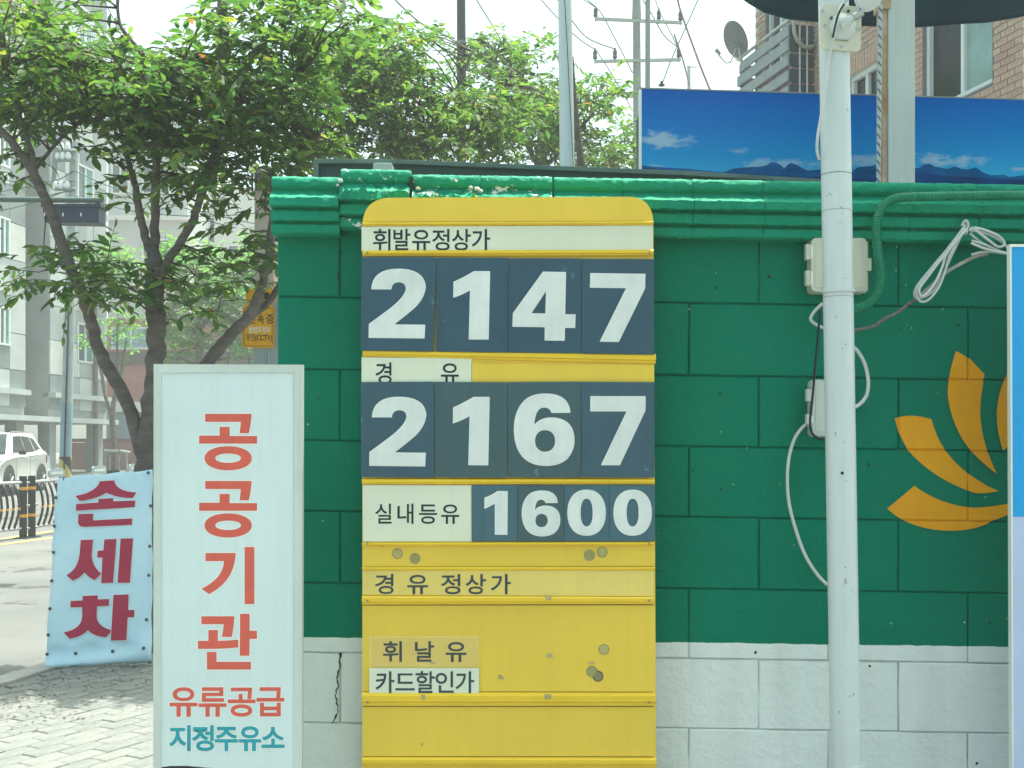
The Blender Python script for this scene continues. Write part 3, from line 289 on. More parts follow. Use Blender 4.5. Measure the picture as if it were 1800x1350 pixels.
# ------------------------------------------------------------------ block wall
DW = 3.23; U = F / DW; SH = .0158
GREEN = (.0005, .205, .122)
def paint_material(name, base_white=False):
    m = bpy.data.materials.new(name); t, b = nodes(m); N = t.nodes; L = t.links
    g = N.new('ShaderNodeNewGeometry'); sx = N.new('ShaderNodeSeparateXYZ'); L.new(g.outputs['Position'], sx.inputs[0])
    nz = N.new('ShaderNodeTexNoise'); nz.inputs['Scale'].default_value = 2.2; nz.inputs['Detail'].default_value = 5; L.new(g.outputs['Position'], nz.inputs[0])
    r = N.new('ShaderNodeValToRGB'); r.color_ramp.elements[0].position = .3; r.color_ramp.elements[1].position = .7
    r.color_ramp.elements[0].color = (GREEN[0] * .8, GREEN[1] * .84, GREEN[2] * .86, 1); r.color_ramp.elements[1].color = (*GREEN, 1); L.new(nz.outputs[0], r.inputs[0])
    # tiny paint chips and dust specks
    n3 = N.new('ShaderNodeTexNoise'); n3.inputs['Scale'].default_value = 38; n3.inputs['Detail'].default_value = 6; n3.inputs['Roughness'].default_value = .72; L.new(g.outputs['Position'], n3.inputs[0])
    mr = N.new('ShaderNodeMapRange'); mr.inputs[1].default_value = .705; mr.inputs[2].default_value = .715; L.new(n3.outputs[0], mr.inputs[0])
    mx = N.new('ShaderNodeMix'); mx.data_type = 'RGBA'; L.new(mr.outputs[0], mx.inputs[0]); L.new(r.outputs[0], mx.inputs[6]); mx.inputs[7].default_value = (.55, .6, .55, 1)
    # rolled-on white base coat below a hand-painted line
    n4 = N.new('ShaderNodeTexNoise'); n4.inputs['Scale'].default_value = 22; L.new(g.outputs['Position'], n4.inputs[0])
    a1 = N.new('ShaderNodeMath'); a1.operation = 'MULTIPLY_ADD'; L.new(sx.outputs[0], a1.inputs[0]); a1.inputs[1].default_value = .0138; L.new(sx.outputs[2], a1.inputs[2])
    a2 = N.new('ShaderNodeMath'); a2.operation = 'MULTIPLY_ADD'; L.new(n4.outputs[0], a2.inputs[0]); a2.inputs[1].default_value = .008; L.new(a1.outputs[0], a2.inputs[2])
    lt = N.new('ShaderNodeMath'); lt.operation = 'LESS_THAN'; L.new(a2.outputs[0], lt.inputs[0])
    lt.inputs[1].default_value = P(540, 1120, DW).z + .0138 * P(540, 1120, DW).x + .004
    rw = N.new('ShaderNodeValToRGB'); rw.color_ramp.elements[0].position = .3; rw.color_ramp.elements[1].position = .7
    rw.color_ramp.elements[0].color = (.72, .79, .76, 1); rw.color_ramp.elements[1].color = (.80, .86, .83, 1); L.new(nz.outputs[0], rw.inputs[0])
    # rain streaks and faded patches in the coat
    mp6 = N.new('ShaderNodeMapping'); mp6.inputs['Scale'].default_value = (9, 9, .7); L.new(g.outputs['Position'], mp6.inputs[0])
    n6 = N.new('ShaderNodeTexNoise'); n6.inputs['Scale'].default_value = 1.6; n6.inputs['Detail'].default_value = 5; L.new(mp6.outputs[0], n6.inputs[0])
    r6 = N.new('ShaderNodeMapRange'); r6.inputs[1].default_value = .42; r6.inputs[2].default_value = .78; r6.inputs[3].default_value = 0; r6.inputs[4].default_value = .34; L.new(n6.outputs[0], r6.inputs[0])
    x6 = N.new('ShaderNodeMix'); x6.data_type = 'RGBA'; L.new(r6.outputs[0], x6.inputs[0]); L.new(mx.outputs[2], x6.inputs[6]); x6.inputs[7].default_value = (.012, .155, .10, 1); mx = x6
    y6 = N.new('ShaderNodeMix'); y6.data_type = 'RGBA'; L.new(r6.outputs[0], y6.inputs[0]); L.new(rw.outputs[0], y6.inputs[6]); y6.inputs[7].default_value = (.50, .53, .47, 1); rw = y6
    m2 = N.new('ShaderNodeMix'); m2.data_type = 'RGBA'; L.new(lt.outputs[0], m2.inputs[0]); L.new(mx.outputs[2], m2.inputs[6]); L.new(rw.outputs[2], m2.inputs[7])
    L.new(m2.outputs[2], b.inputs['Base Color']); b.inputs['Roughness'].default_value = .6; b.inputs['Specular IOR Level'].default_value = .08
    n5 = N.new('ShaderNodeTexNoise'); n5.inputs['Scale'].default_value = 34; n5.inputs['Detail'].default_value = 9; n5.inputs['Roughness'].default_value = .68; L.new(g.outputs['Position'], n5.inputs[0])
    bp = N.new('ShaderNodeBump'); bp.inputs['Strength'].default_value = .62; bp.inputs['Distance'].default_value = .012; L.new(n5.outputs[0], bp.inputs['Height'])
    L.new(bp.outputs[0], b.inputs['Normal']); return m
m_wall = paint_material('wall_paint')
WX = P(540, 0, DW).x
wall = thing('block_wall', 'painted concrete block wall, green above a white base, with a moulded coping and an orange emblem', 'wall', (WX, DW, 0))
def wl(px, py540):                       # px column, row measured at column 540 -> local x, z on the sheared wall face
    x = (px - 540) / U; return x, EYE - (py540 - HOR) / U - SH * x
ROWS = [398, 522, 649, 774, 898, 1024, 1147, 1270, 1394, 1518, 1642]
def block_mesh(wpx, hpx, seed):
    rnd = random.Random(seed); w_ = wpx / U - .0025; h = hpx / U - .0025; c = .0032; me = bpy.data.meshes.new('block')
    nx, nz = 8, 4; v = []; f = []
    def zz(x, z): return z - SH * x
    xs = [-w_ / 2, -w_ / 2 + c] + [-w_ / 2 + w_ * i / nx for i in range(1, nx)] + [w_ / 2 - c, w_ / 2]
    zs = [-h / 2, -h / 2 + c] + [-h / 2 + h * i / nz for i in range(1, nz)] + [h / 2 - c, h / 2]
    for j, z in enumerate(zs):
        for i, x in enumerate(xs):
            e = i in (0, len(xs) - 1) or j in (0, len(zs) - 1)
            ex = rnd.uniform(-.0012, .0012) if e else 0
            v.append((x + ex, .0042 if e else rnd.uniform(-.0006, .0006), zz(x, z) + ex))
    n = len(xs)
    for j in range(len(zs) - 1):
        for i in range(n - 1): f.append((j * n + i, j * n + i + 1, (j + 1) * n + i + 1, (j + 1) * n + i))
    k = len(v)
    for x, z in ((xs[0], zs[0]), (xs[-1], zs[0]), (xs[-1], zs[-1]), (xs[0], zs[-1])): v += [(x, .006, zz(x, z)), (x, .10, zz(x, z))]
    f += [(k, k + 1, k + 3, k + 2), (k + 2, k + 3, k + 5, k + 4), (k + 4, k + 5, k + 7, k + 6), (k + 6, k + 7, k + 1, k)]
    me.from_pydata(v, [], f); me.shade_smooth(); me.set_sharp_from_angle(angle=math.radians(28)); me.materials.append(m_wall); return me
joints = []
full = {h: [block_mesh(246, h, i + h) for i in range(4)] for h in (122, 123, 124, 125, 126, 127)}
for r in range(len(ROWS) - 1):
    h = ROWS[r + 1] - ROWS[r]; A = r in (0, 2, 4, 6, 8) and r != 4 and r != 6
    kind = 'ABABABABAB'[r] if r < 4 else 'ABABAB'[(r - 4)]
    kind = ['A', 'B', 'A', 'B', 'A', 'B', 'A', 'B', 'A', 'B'][r]
    edges = [487] + ([598 + 245.4 * k for k in range(0, 8)] if kind == 'A' else [720 + 245.4 * k for k in range(0, 7)])
    for a, b in zip(edges, edges[1:]):
        joints.append((r, b))
        cx, cz = wl((a + b) / 2, (ROWS[r] + ROWS[r + 1]) / 2)
        me = random.choice(full[h]) if abs(b - a - 245.4) < 1 else block_mesh(b - a, h, int(a) + r)
        o = link(bpy.data.objects.new('block', me), wall); o.location = (cx, random.uniform(-.0012, .0012), cz)
# joint bed behind the blocks (one solid core)
MB().prism([(wall.location.x + wl(x, y)[0], DW + .0075, wl(x, y)[1]) for x, y in ((488.5, 396), (488.5, 1685), (2310, 1685), (2310, 396))], (0, .11, 0)).build('mortar', m_wall, wall)
# cracks are dark open splits
m_crack = M('crack', (.02, .03, .025), 1, 0, 1, 0)
def crack(pts, wpx, mat=m_crack):
    mb = MB(); q_ = []
    for a, b in zip(pts, pts[1:]):
        for k in range(4): q_.append((a[0] + (b[0] - a[0]) * k / 4 + random.gauss(0, .9), a[1] + (b[1] - a[1]) * k / 4))
    l = [P(x, y, DW - .0025) for x, y in q_ + [pts[-1]]]
    up = []; dn = []
    for i, p in enumerate(l):
        d = R(wpx * random.uniform(.15, 1) * (1.3 if random.random() < .15 else .85), DW) / 2; up.append(p + Vector((-d, 0, 0))); dn.append(p + Vector((d, 0, 0)))
    for i in range(len(l) - 1): mb.add([up[i], dn[i], dn[i + 1], up[i + 1]], [(0, 1, 2, 3)])
    mb.build('crack', mat, wall)
crack([(600, 1147), (596, 1160), (598, 1175), (592, 1190), (594, 1206), (589, 1222), (592, 1236), (594, 1250), (588, 1263), (585, 1272)], 4)
crack([(597, 440), (598, 460), (595, 480), (597, 500), (594, 519)], 4)
# old drill holes and knocks in the wall face
for x, y, r_ in ((1258, 506, 2.2), (1352, 486, 2.6), (1684, 572, 2.4), (1582, 577, 1.8), (1266, 692, 2.2), (1218, 828, 1.8), (1267, 860, 2.0), (1527, 817, 2.4), (1328, 1147, 2.6), (1529, 1171, 2.2), (1583, 502, 1.6), (1681, 542, 1.6), (560, 700, 1.6), (1740, 1095, 2), (1717, 1342, 2.6)):
    c = P(x, y, DW - .0012); d_ = MB().lathe(c, (0, -1, 0), [(0, R(r_, DW)), (.0006, R(r_ * .9, DW))], 9).build('drill_hole', m_crack, wall)
for x, y, w_, h_ in ((540, 745, 2.2, 3), (1574, 474, 2, 3), (1592, 500, 1.6, 3), (1656, 543, 3, 1.4), (1312, 787, 2, 1.6), (1694, 1093, 3, 3), (1258, 480, 1.6, 1.2), (1209, 543, 4, 1.4), (1576, 432, 2, 4), (566, 915, 3, 1.4)):
    c = P(x, y, DW - .0016); MB().prism([c, c + Vector((R(w_, DW), 0, .001)), c + Vector((R(w_ * .8, DW), 0, -R(h_, DW))), c + Vector((R(.5, DW), 0, -R(h_ * .8, DW)))], (0, .001, 0)).build('paint_chip', M('bare_chip', (.6, .66, .6), .8, .1, 20, 0), wall)
# moulded coping stones
m_cap = M('coping_paint', (.003, .27, .16), .72, .12, 4, .6, 46, spec=.2, col2=(.002, .21, .115), chips=((.62, .66, .62), 30, .70))
m_cap2 = M('chipped_coping_paint', (.003, .27, .16), .72, .12, 4, .8, 40, spec=.2, col2=(.003, .20, .11), chips=((.68, .70, .68), 22, .60))
def coping(x0, x1, lift, ragged=0.0, mat=None, stick=0.0):
    prof = [(.12, 0), (-.028, 0)] + [(-.028 - .020 * math.sin(a), -.020 + .020 * math.cos(a)) for a in (.5, 1.0, 1.5, 2.0, 2.5)]
    prof += [(-.034, -.040), (-.040, -.049), (-.055, -.058), (-.072, -.064), (-.079, -.070), (-.079, -.092), (-.074, -.0935), (-.050, -.094), (-.050, -.1015), (-.062, -.1035), (-.063, -.129), (-.058, -.131), (-.042, -.132), (-.042, -.1385), (-.053, -.1405), (-.053, -.162), (-.046, -.167), (.0, -.167), (.12, -.167)]
    n = max(6, int((x1 - x0) / 6)); v = []; f = []; rnd = random.Random(int(x0)); k = len(prof)
    xa, xb = x0 + .35, x1 - .35
    wig = [[0.0] * k for _ in range(n + 1)]
    for i in range(n + 1):
        x = (xa + (xb - xa) * i / n - 540) / U; end = min(i, n - i)
        for j, (d, z) in enumerate(prof):
            e = rnd.gauss(0, .0009) if j > 1 else rnd.gauss(0, .0016)
            if ragged and 8 <= j <= 12: e += rnd.gauss(0, ragged)
            dd = d - stick + e * (.0 if d > .1 else 1); ez = rnd.gauss(0, .0007)
            if ragged and 9 <= j <= 12: ez += rnd.gauss(0, ragged * .6)
            if end == 0 and d < .1: dd += .0025
            top = EYE - (312 - lift - HOR) / U
            v.append((x, dd, top + z * (1.0 + lift / 400) + ez - SH * x))
    for i in range(n):
        for j in range(k - 1): f.append((i * k + j, i * k + j + 1, (i + 1) * k + j + 1, (i + 1) * k + j))
        f.append((i * k + k - 1, i * k, (i + 1) * k, (i + 1) * k + k - 1))
    f += [tuple(range(k - 1, -1, -1)), tuple(range(n * k, n * k + k))]
    me = bpy.data.meshes.new('coping_stone'); me.from_pydata(v, [], f)
    bm = bmesh.new(); bm.from_mesh(me); bmesh.ops.recalc_face_normals(bm, faces=bm.faces); bm.to_mesh(me); bm.free()
    me.shade_smooth(); me.set_sharp_from_angle(angle=math.radians(32)); me.materials.append(mat or m_cap)
    return link(bpy.data.objects.new('coping_stone', me), wall)
coping(483, 602, -3, .001)
tag(coping(603, 724, 11, .004, m_cap2, .004), 'raised coping stone with chipped edge')
tag(coping(728, 846, 4, .006, m_cap2), 'coping stone broken along its edge'); coping(846, 970, 4, .003, m_cap2)
for a, b in ((973, 1092), (1092, 1213), (1213, 1335), (1335, 1461), (1461, 1587), (1587, 1707), (1707, 1830), (1830, 1953), (1953, 2076), (2076, 2199), (2199, 2310)): coping(a, b, 3, .0012)
# dark split beside the raised stone
MB().box((P(722.5, 0, DW).x, DW - .05, P(0, 350, DW).z), (P(729, 0, DW).x, DW + .1, P(0, 318, DW).z)).build('joint', m_crack, wall)
# mortar lumps
for (x, y, r_) in ((598, 318, 6), (594, 326, 4), (735, 331, 5), (838, 332, 6), (828, 329, 4), (845, 336, 5)):
    mb = MB(); c = P(x, y, DW - .062); n = 6
    bm = bmesh.new(); bmesh.ops.create_icosphere(bm, subdivisions=2, radius=R(r_, DW))
    for q in bm.verts: q.co *= random.uniform(.6, 1.1); q.co.z *= .7
    mb.add([c + q.co for q in bm.verts], [tuple(q.index for q in fc.verts) for fc in bm.faces]); bm.free()
    mb.build('mortar_lump', M('mortar_white', (.62, .66, .63), .9, .2, 60, .5, 90), wall, smooth=True)
# ------------------------------------------------------------------ orange emblem painted on the blocks
m_emb = M('orange_paint', (.80, .37, .012), .55, .12, 6, .6, 34, spec=.2, col2=(.68, .30, .01))
def relief(px, py):
    p540 = py - SH * (px - 540) ; d = 99
    for r in ROWS:
        d = min(d, abs(p540 - r))
    for r, jx in joints:
        if ROWS[r] <= p540 <= ROWS[r + 1]: d = min(d, abs(px - jx))
    return .0055 * max(0, 1 - d / 3.2)
petals = [[(1680, 617), (1704, 630), (1730, 658), (1724, 700), (1716, 760, o_), (1752, 833), (1712, 805, o_), (1690, 770), (1668, 730, o_), (1665, 690), (1668, 650, o_)],
          [(1572, 736), (1600, 725, o_), (1637, 737), (1652, 800, o_), (1711, 839), (1735, 854), (1755, 863), (1728, 869, o_), (1711, 866), (1640, 842, o_), (1596, 792), (1580, 765, o_)],
          [(1607, 854), (1650, 886, o_), (1707, 892), (1760, 893, o_), (1830, 868), (1780, 905, o_), (1747, 914), (1718, 932, o_), (1675, 933), (1600, 933, o_), (1559, 894)],
          [(1775, 648), (1820, 560, o_), (1880, 560), (1880, 640, o_), (1810, 740), (1763, 793), (1735, 715, o_)]]
for pt in petals:
    v, f = fill2d([pathpts(pt, 9)], 0, 0); bm = bmesh.new(); bv = [bm.verts.new(q) for q in v]
    for q in f: bm.faces.new([bv[i] for i in q])
    xs = [q[0] for q in v]; ys_ = [-q[1] for q in v]
    cuts = []
    for r in ROWS:
        for dd in (-3.2, 0, 3.2): cuts.append(('y', r + dd))
    for jx in {round(j[1], 1) for j in joints}:
        for dd in (-3.2, 0, 3.2): cuts.append(('x', jx + dd))
    for k, c in cuts:
        if k == 'x': co, no = (c, 0, 0), (1, 0, 0)
        else: co, no = (540, -c, 0), (SH, 1, 0)
        bmesh.ops.bisect_plane(bm, geom=bm.verts[:] + bm.edges[:] + bm.faces[:], plane_co=co, plane_no=no)
    bmesh.ops.triangulate(bm, faces=bm.faces)
    mb = MB(); vv = []
    for q in bm.verts:
        px, py = q.co.x, -q.co.y; p = P(px, py, DW); p.y += -.0022 + relief(px, py); vv.append(p)
    bm.verts.ensure_lookup_table(); mb.add(vv, [tuple(x.index for x in fc.verts) for fc in bm.faces]); bm.free()
    mb.build('painted_emblem', m_emb, wall)

# ------------------------------------------------------------------ fuel price sign
DS = 3.10
m_yel = M('sign_yellow', (.86, .61, .065), .40, .07, 1.6, .05, 9, streak=.10)
m_yel2 = M('faded_yellow', (.84, .66, .17), .5, .06, 3, .03, 30, streak=.12)
m_rail = M('rail_yellow', (.86, .58, .03), .38, .06, 6, .03, 30)
m_amber = M('amber_sticker', (.76, .56, .15), .5, .06, 6, .02, 40)
m_ivory = M('ivory_plate', (.74, .80, .62), .45, .04, 4, .02, 40, streak=.12)
m_navy = [M('navy_plate_%d' % i, c, .34, .12, 4, .04, 14, col2=c2, streak=.35, spec=.6, chips=(tuple(q * 1.7 + .02 for q in c), 7, .66)) for i, (c, c2) in enumerate([((.020, .082, .125), (.014, .062, .098)), ((.032, .095, .135), (.025, .08, .115)), ((.045, .135, .175), (.035, .11, .15)), ((.040, .100, .115), (.033, .088, .10))])]
m_num = M('numeral_white', (.76, .82, .78), .45, .07, 9, .03, 60, streak=.15)
m_edge = M('white_edge', (.80, .86, .82), .5, .02)
m_ink = M('black_ink', (.012, .022, .035), .45, .05, 5, 0)
m_ink2 = M('faded_ink', (.045, .07, .085), .5, .15, 30, 0)
m_grom0 = M('screw_head', (.30, .30, .22), .5, .1, 5, 0)
m_seam = M('seam', (.10, .08, .02), .7, .1, 5, 0)
ps = thing('price_sign', 'tall yellow fuel price board with rounded top, navy number plates and Korean lettering', 'price sign', (P(895, 0, DS).x, DS + .03, 0))
a0 = [(637, 1640), (1154, 1640), (1150, 900), (1148, 390)]
top = [(1148, 390), (1148, 346, o_), (1104, 346), (690, 347), (637, 347, o_), (637, 400)]
board = pathpts([(637, 1640), (1155, 1640), (1148.5, 395), (1148.5, 346, o_), (1104, 346), (688, 347.5), (637, 347.5, o_), (637, 400)], 10)
MB().prism([P(x, y, DS) for x, y in board], (0, .055, 0)).build('board', m_yel, ps)
def rail(x0, yl0, yl1, x1, yr0, yr1, pr=.012, mat=m_rail): # protruding aluminium rail
    mb = MB(); v = []
    for t, x, a, b in ((0, x0, yl0, yl1), (1, x1, yr0, yr1)):
        h = (b - a)
        for d, k in ((0, 0), (pr * .75, .08), (pr, .22), (pr, .62), (pr * .55, .70), (pr * .55, .95), (0, 1)): q = P(x, a + h * k, DS); q.y -= d; v.append(q)
    k = 7; f = [(i, i + 1, i + 1 + k, i + k) for i in range(k - 1)] + [tuple(range(k)), tuple(range(k, 2 * k))]
    MB().add(v, f).build('rail', mat, ps)
rail(638, 391.5, 398, 1148, 389.5, 396.5)
rail(638, 440.5, 451, 1148, 439, 450)
rail(640, 615, 627, 1152, 622, 640)
rail(637, 841, 852, 1150, 841, 851)
rail(637, 953, 959.5, 1150, 952, 959)
rail(637, 996, 1003, 1150, 996, 1003, .008)
rail(637, 1046, 1063, 1150, 1048, 1062)
rail(637, 1216, 1241, 1152, 1217, 1241)
rail(637, 1330, 1346, 1153, 1331, 1347)
rail(637, 1440, 1456, 1153, 1441, 1457)
for y0, y1 in ((390.6, 389), (996.5, 996), (1063.5, 1063), (1241.5, 1241.5), (1216, 1216.6), (1330, 1330.5)):
    quad('seam', [(637.5, y0 - .6), (637.5, y0 + .8), (1148, y1 + .8), (1148, y1 - .6)], DS - .0008, .0008, m_seam, ps)
quad('name_plate', [(635.5, 398), (635.5, 441), (1148, 439), (1147.5, 396)], DS - .004, .004, m_ivory, ps, .0006)
quad('name_plate', [(635.5, 628), (635.5, 676), (828.5, 676), (828.5, 629.5)], DS - .006, .006, m_ivory, ps, .0006)
quad('name_plate', [(637.5, 852.5), (638, 952), (829, 952), (828.5, 853)], DS - .005, .005, m_ivory, ps, .0006)
quad('name_plate', [(637, 1003), (637, 1046), (1149, 1048), (1149, 1003)], DS - .004, .004, m_yel2, ps, .0006)
quad('panel', [(829, 638), (829, 676), (1150, 676), (1150, 641)], DS - .003, .003, m_yel, ps, .0006)
quad('sticker', rect(649, 1118, 842, 1174.5), DS - .0015, .0012, m_yel2, ps)
quad('sticker', rect(653, 1121, 840, 1172), DS - .0022, .0006, m_amber, ps)
quad('sticker', rect(649, 1174.5, 842, 1223.5), DS - .0015 - .004, .0012, m_ivory, ps)
BIG = {
 '2': [[(215, 437), (225, 212, o_), (520, 212), (800, 215, o_), (822, 405), (812, 560, o_), (660, 680), (575, 752, o_), (455, 841), (815, 845), (808, 992), (184, 985), (187, 835), (430, 655), (600, 520, o_), (605, 430), (600, 357, o_), (520, 356), (440, 360, o_), (432, 438)]],
 '1': [[(1143, 358), (1240, 318, o_), (1370, 240), (1548, 240), (1532, 1005), (1315, 1003), (1330, 445), (1230, 505, o_), (1140, 530)]],
 '4': [[(480, 245), (735, 250), (725, 727), (842, 727), (838, 874), (723, 872), (720, 1018), (502, 1015), (503, 865), (138, 860), (143, 712)], [(518, 445), (340, 716), (510, 718)]],
 '7': [[(1017, 262), (1632, 270), (1628, 430), (1332, 1032), (1126, 1028), (1424, 424), (1013, 418)]],
 '6': [[(784, 419), (578, 420), (560, 360, o_), (488, 358), (385, 362, o_), (374, 574), (440, 478, o_), (575, 478), (710, 482, o_), (775, 555), (830, 620, o_), (830, 735), (828, 860, o_), (745, 945), (665, 1018, o_), (505, 1018), (310, 1015, o_), (222, 880), (153, 770, o_), (153, 600), (158, 400, o_), (265, 290), (345, 208, o_), (510, 208), (665, 210, o_), (728, 280), (780, 335, o_)], ell(502, 740, 118, 127, 36, 2.15)],
}
def num(ch, s, ox, oy): return [conv(p, s, ox, oy) if len(p[0]) > 1 else p for p in BIG[ch]]
def digit(name_mat, tile, D, loops, lab=None):
    t = quad('number_plate', tile, D, .004, name_mat, ps, .0008)
    if lab: tag(t, lab)
    L_ = [pathpts(l, 8) for l in loops]
    letters('numeral', [L_], D - .0001, m_edge, t, .7, .0004); letters('numeral', [L_], D - .0003, m_num, t, -.35, .0008)
S6 = 6.4286
t1 = [635, 767, 893, 1022, 1150.5]
for i, (ch, ox, oy) in enumerate((('2', 620, 440), ('1', 620, 440), ('4', 880, 440), ('7', 880, 440))):
    a, b = t1[i], t1[i + 1]
    tl = [(a + .3, 451.5 + i * 1.1), (a + .3 - (1.5 if i == 0 else 0), 616 + i * 1.8), (b - .3 - (4 if i == 0 else 0), 617.5 + i * 1.8), (b - .3, 452 + i * 1.1)]
    digit(m_navy[(0, 0, 0, 0)[i]], tl, DS - .012 - .0015 * (i % 2) - (.004 if i == 0 else 0), num(ch, S6, ox, oy), 'bent navy plate with a white 2' if i == 0 else None)
t2 = [634, 763.5, 891.5, 1021.5, 1151]
for i, (ch, ox, oy) in enumerate((('2', 621, 665), ('1', 619.3, 661), ('6', 880, 660), ('7', 880, 660))):
    a, b = t2[i], t2[i + 1]
    lp = num(ch, S6, ox, oy)
    if ch == '7': lp = [[(1018, 238), (1634, 238), (1632, 395), (1345, 1010), (1140, 1010), (1430, 402), (1017, 402)]]; lp = [conv(lp[0], S6, ox, oy)]
    digit(m_navy[(1, 3, 3, 1)[i]], [(a + .3, 671.5 - (i % 2) * .4), (a + .6, 838.5), (b - .4, 839.5), (b - .3, 670.8 + (i % 2))], DS - .012 - .0015 * (i % 2), lp)
S4 = 5.294
small = {'1': [(170, 187), (235, 165, o_), (290, 125), (380, 127), (377, 527), (267, 525), (267, 232), (225, 262, o_), (170, 283)]}
def six_small(p): return ((p[0] - 153) * (869 - 517) / (830 - 153) + 517, (p[1] - 208) * (541 - 121) / (1018 - 208) + 121) + tuple(p[2:])
t3 = [829.5, 910, 991.5, 1071, 1151.5]
sets = [[small['1']], [[six_small(p) for p in l] for l in BIG['6']], [ell(1117, 324, 175, 211, 44, 2.25), ell(1118, 323, 60, 133, 36, 2.3)], [ell(1546, 324, 175, 211, 44, 2.25), ell(1546, 323, 60, 133, 36, 2.3)]]
for i, st in enumerate(sets):
    a, b = t3[i], t3[i + 1]
    digit(m_navy[(2, 3, 2, 2)[i]], rect(a + .2, 852.5, b - .2, 951.5), DS - .008 - .001 * (i % 2), [conv(l, S4, 820, 840) for l in st])
def gt(chs, spans, y0, y1, D, mat, parent, off=.35): return letters('lettering', ghangul(chs, spans, y0, y1), D, mat, parent, off)
gt('휘발유정상가', [(656, 686), (692, 721), (725, 756), (760, 790), (795, 827), (830, 861)], 403, 440, DS - .0041, m_ink, ps, .45)
gt('경', [(660.5, 688)], 637.5, 675, DS - .0061, m_ink, ps, .45); gt('유', [(775.5, 806)], 637.5, 675, DS - .0061, m_ink, ps, .45)
gt('실내등유', [(660, 688), (699, 726.5), (737, 768), (776, 807)], 885.5, 920.5, DS - .0051, m_ink, ps, .3)
gt('경유정상가', [(660, 691.5), (716.5, 752), (776, 809), (819, 854), (863.5, 897.5)], 1009.5, 1044, DS - .0041, m_ink2, ps, .5)
for c_, s__ in (('휘', (673.5, 706)), ('날', (730, 762.5)), ('유', (784, 819.5))): gt(c_, [s__], 1127.5, 1163, DS - .0023, m_ink2, ps, .5)
gt('카드할인가', [(661, 693), (695.5, 728.5), (731, 764), (766, 797), (801.5, 833)], 1180.5, 1218, DS - .0056, m_ink2, ps, .5)
m_cup = M('suction_mark', (.50, .44, .17), .35, .1, 30, 0); m_cup2 = M('dark_suction_mark', (.27, .25, .12), .35, .1, 30, 0)
m_cup3 = M('suction_rim', (.36, .33, .12), .4, .1, 30, 0)
for x, y, r_, m in ((698.5, 973, 9.5, m_cup), (729.5, 981.5, 9.5, m_cup3), (1036, 976, 10, m_cup3), (1058.5, 970.5, 9.5, m_cup), (1061.5, 1141.5, 9.5, m_cup), (1040.5, 1180, 10, m_cup3), (1051, 1188.5, 9.5, m_cup2)):
    c = P(x, y, DS); s = MB().lathe(c, (0, -1, 0), [(0, R(r_, DS)), (.0012, R(r_, DS)), (.0016, R(r_ - 1, DS)), (.0010, R(r_ - 2, DS))], 24).build('suction_cup_mark', m_cup3 if m is not m_cup2 else m_ink2, ps)
    MB().lathe(c, (0, -1, 0), [(0, R(r_ - 1.8, DS)), (.0018 + x * 1e-7, R(r_ - 1.8, DS))], 24).build('disc', m, s)
m_res = M('tape_residue', (.50, .46, .24), .8, .3, 60, .1, 60, col2=(.30, .28, .15))
for x, y, w_, h in ((959, 1047, 10, 8), (960, 1149, 11, 7), (740, 1221, 7, 9), (957, 1220, 12, 9), (876, 1186, 5, 8), (882, 1190, 4, 5), (1034, 1164, 12, 3), (740, 1306, 4, 5), (668, 957, 8, 4), (756, 1163, 10, 5)):
    quad('tape_residue', [(x, y), (x + .5, y + h), (x + w_, y + h - .8), (x + w_ - .6, y + .6)], DS - (.013 if y in (1047, 1221, 1220) else .0025), .0006, m_res, ps)
for y in (957, 1057, 1236, 446):
    for x in (646, 1141): MB().lathe(P(x, y - 1.5, DS - .011), (0, -1, 0), [(0, .0035), (.0022, .0032)], 10).build('screw', m_grom0, ps)
for x in (690, 1095):
    MB().box((P(x, 0, DS).x - .03, DS + .0552, 0), (P(x, 0, DS).x + .03, DS + .10, 2.0)).build('leg', M('sign_steel', (.35, .37, .36), .5, .1, 5, .1, 50, metal=.6), ps)

# ------------------------------------------------------------------ white light-box sign (공공기관)
DL = 2.97
m_alu = M('sign_frame', (.62, .70, .64), .42, .06, 5, .03, 60, metal=.0, streak=.2)
m_face = M('sign_face', (.70, .83, .82), .35, .04, 2, .02, 40, streak=.13)
m_red = M('red_letter', (.72, .125, .085), .5, .06, 20, .02, 50); m_teal = M('teal_letter', (.015, .36, .42), .5, .06, 20, .02, 50)
m_blk = M('black_rubber', (.02, .022, .025), .6, .1, 10, .1, 60)
lb = thing('lightbox_sign', 'tall white framed sign with red and teal Korean lettering', 'sign', (P(400, 0, DL).x, DL + .04, 0))
def sx(x, y): return x + (y - 640) * (-.0035 if x > 400 else .0)
fr = [((270, 640), (532, 641), (516.5, 655), (283, 655)), ((270, 640), (283, 655), (283, 1500), (269, 1500)), ((532, 641), (530, 1500), (516, 1500), (516.5, 655))]
for q in fr: MB().prism([P(x, y, DL) for x, y in q], (0, .022, 0)).build('frame', m_alu, lb)
MB().prism([P(x, y, DL) for x, y in ((269, 1500), (530, 1500), (530, 1570), (269, 1570))], (0, .022, 0)).build('frame', m_alu, lb)
quad('face', [(283.3, 655.3), (283.3, 1499), (516, 1499), (516.2, 655.3)], DL + .004, .015, m_face, lb)
MB().prism([P(x, y, DL + .0035) for x, y in ((284, 1348.5), (300, 1346.5), (330, 1346.5), (390, 1352), (284, 1352))], (0, .0006, 0)).build('sticker_edge', m_blk, lb)
S5 = 5.193
gg = [[(160, 143), (583, 143), (578, 240, o_), (557, 320), (472, 318), (482, 270, o_), (485, 216), (160, 215)],
      [(105, 341), (291, 341), (291, 261), (383, 261), (383, 345), (633, 345), (633, 414), (105, 414)]]
go = [ell(369, 548, 216, 110, 44, 2.1), ell(369, 547, 117, 43, 36, 2.1)]
L1 = []
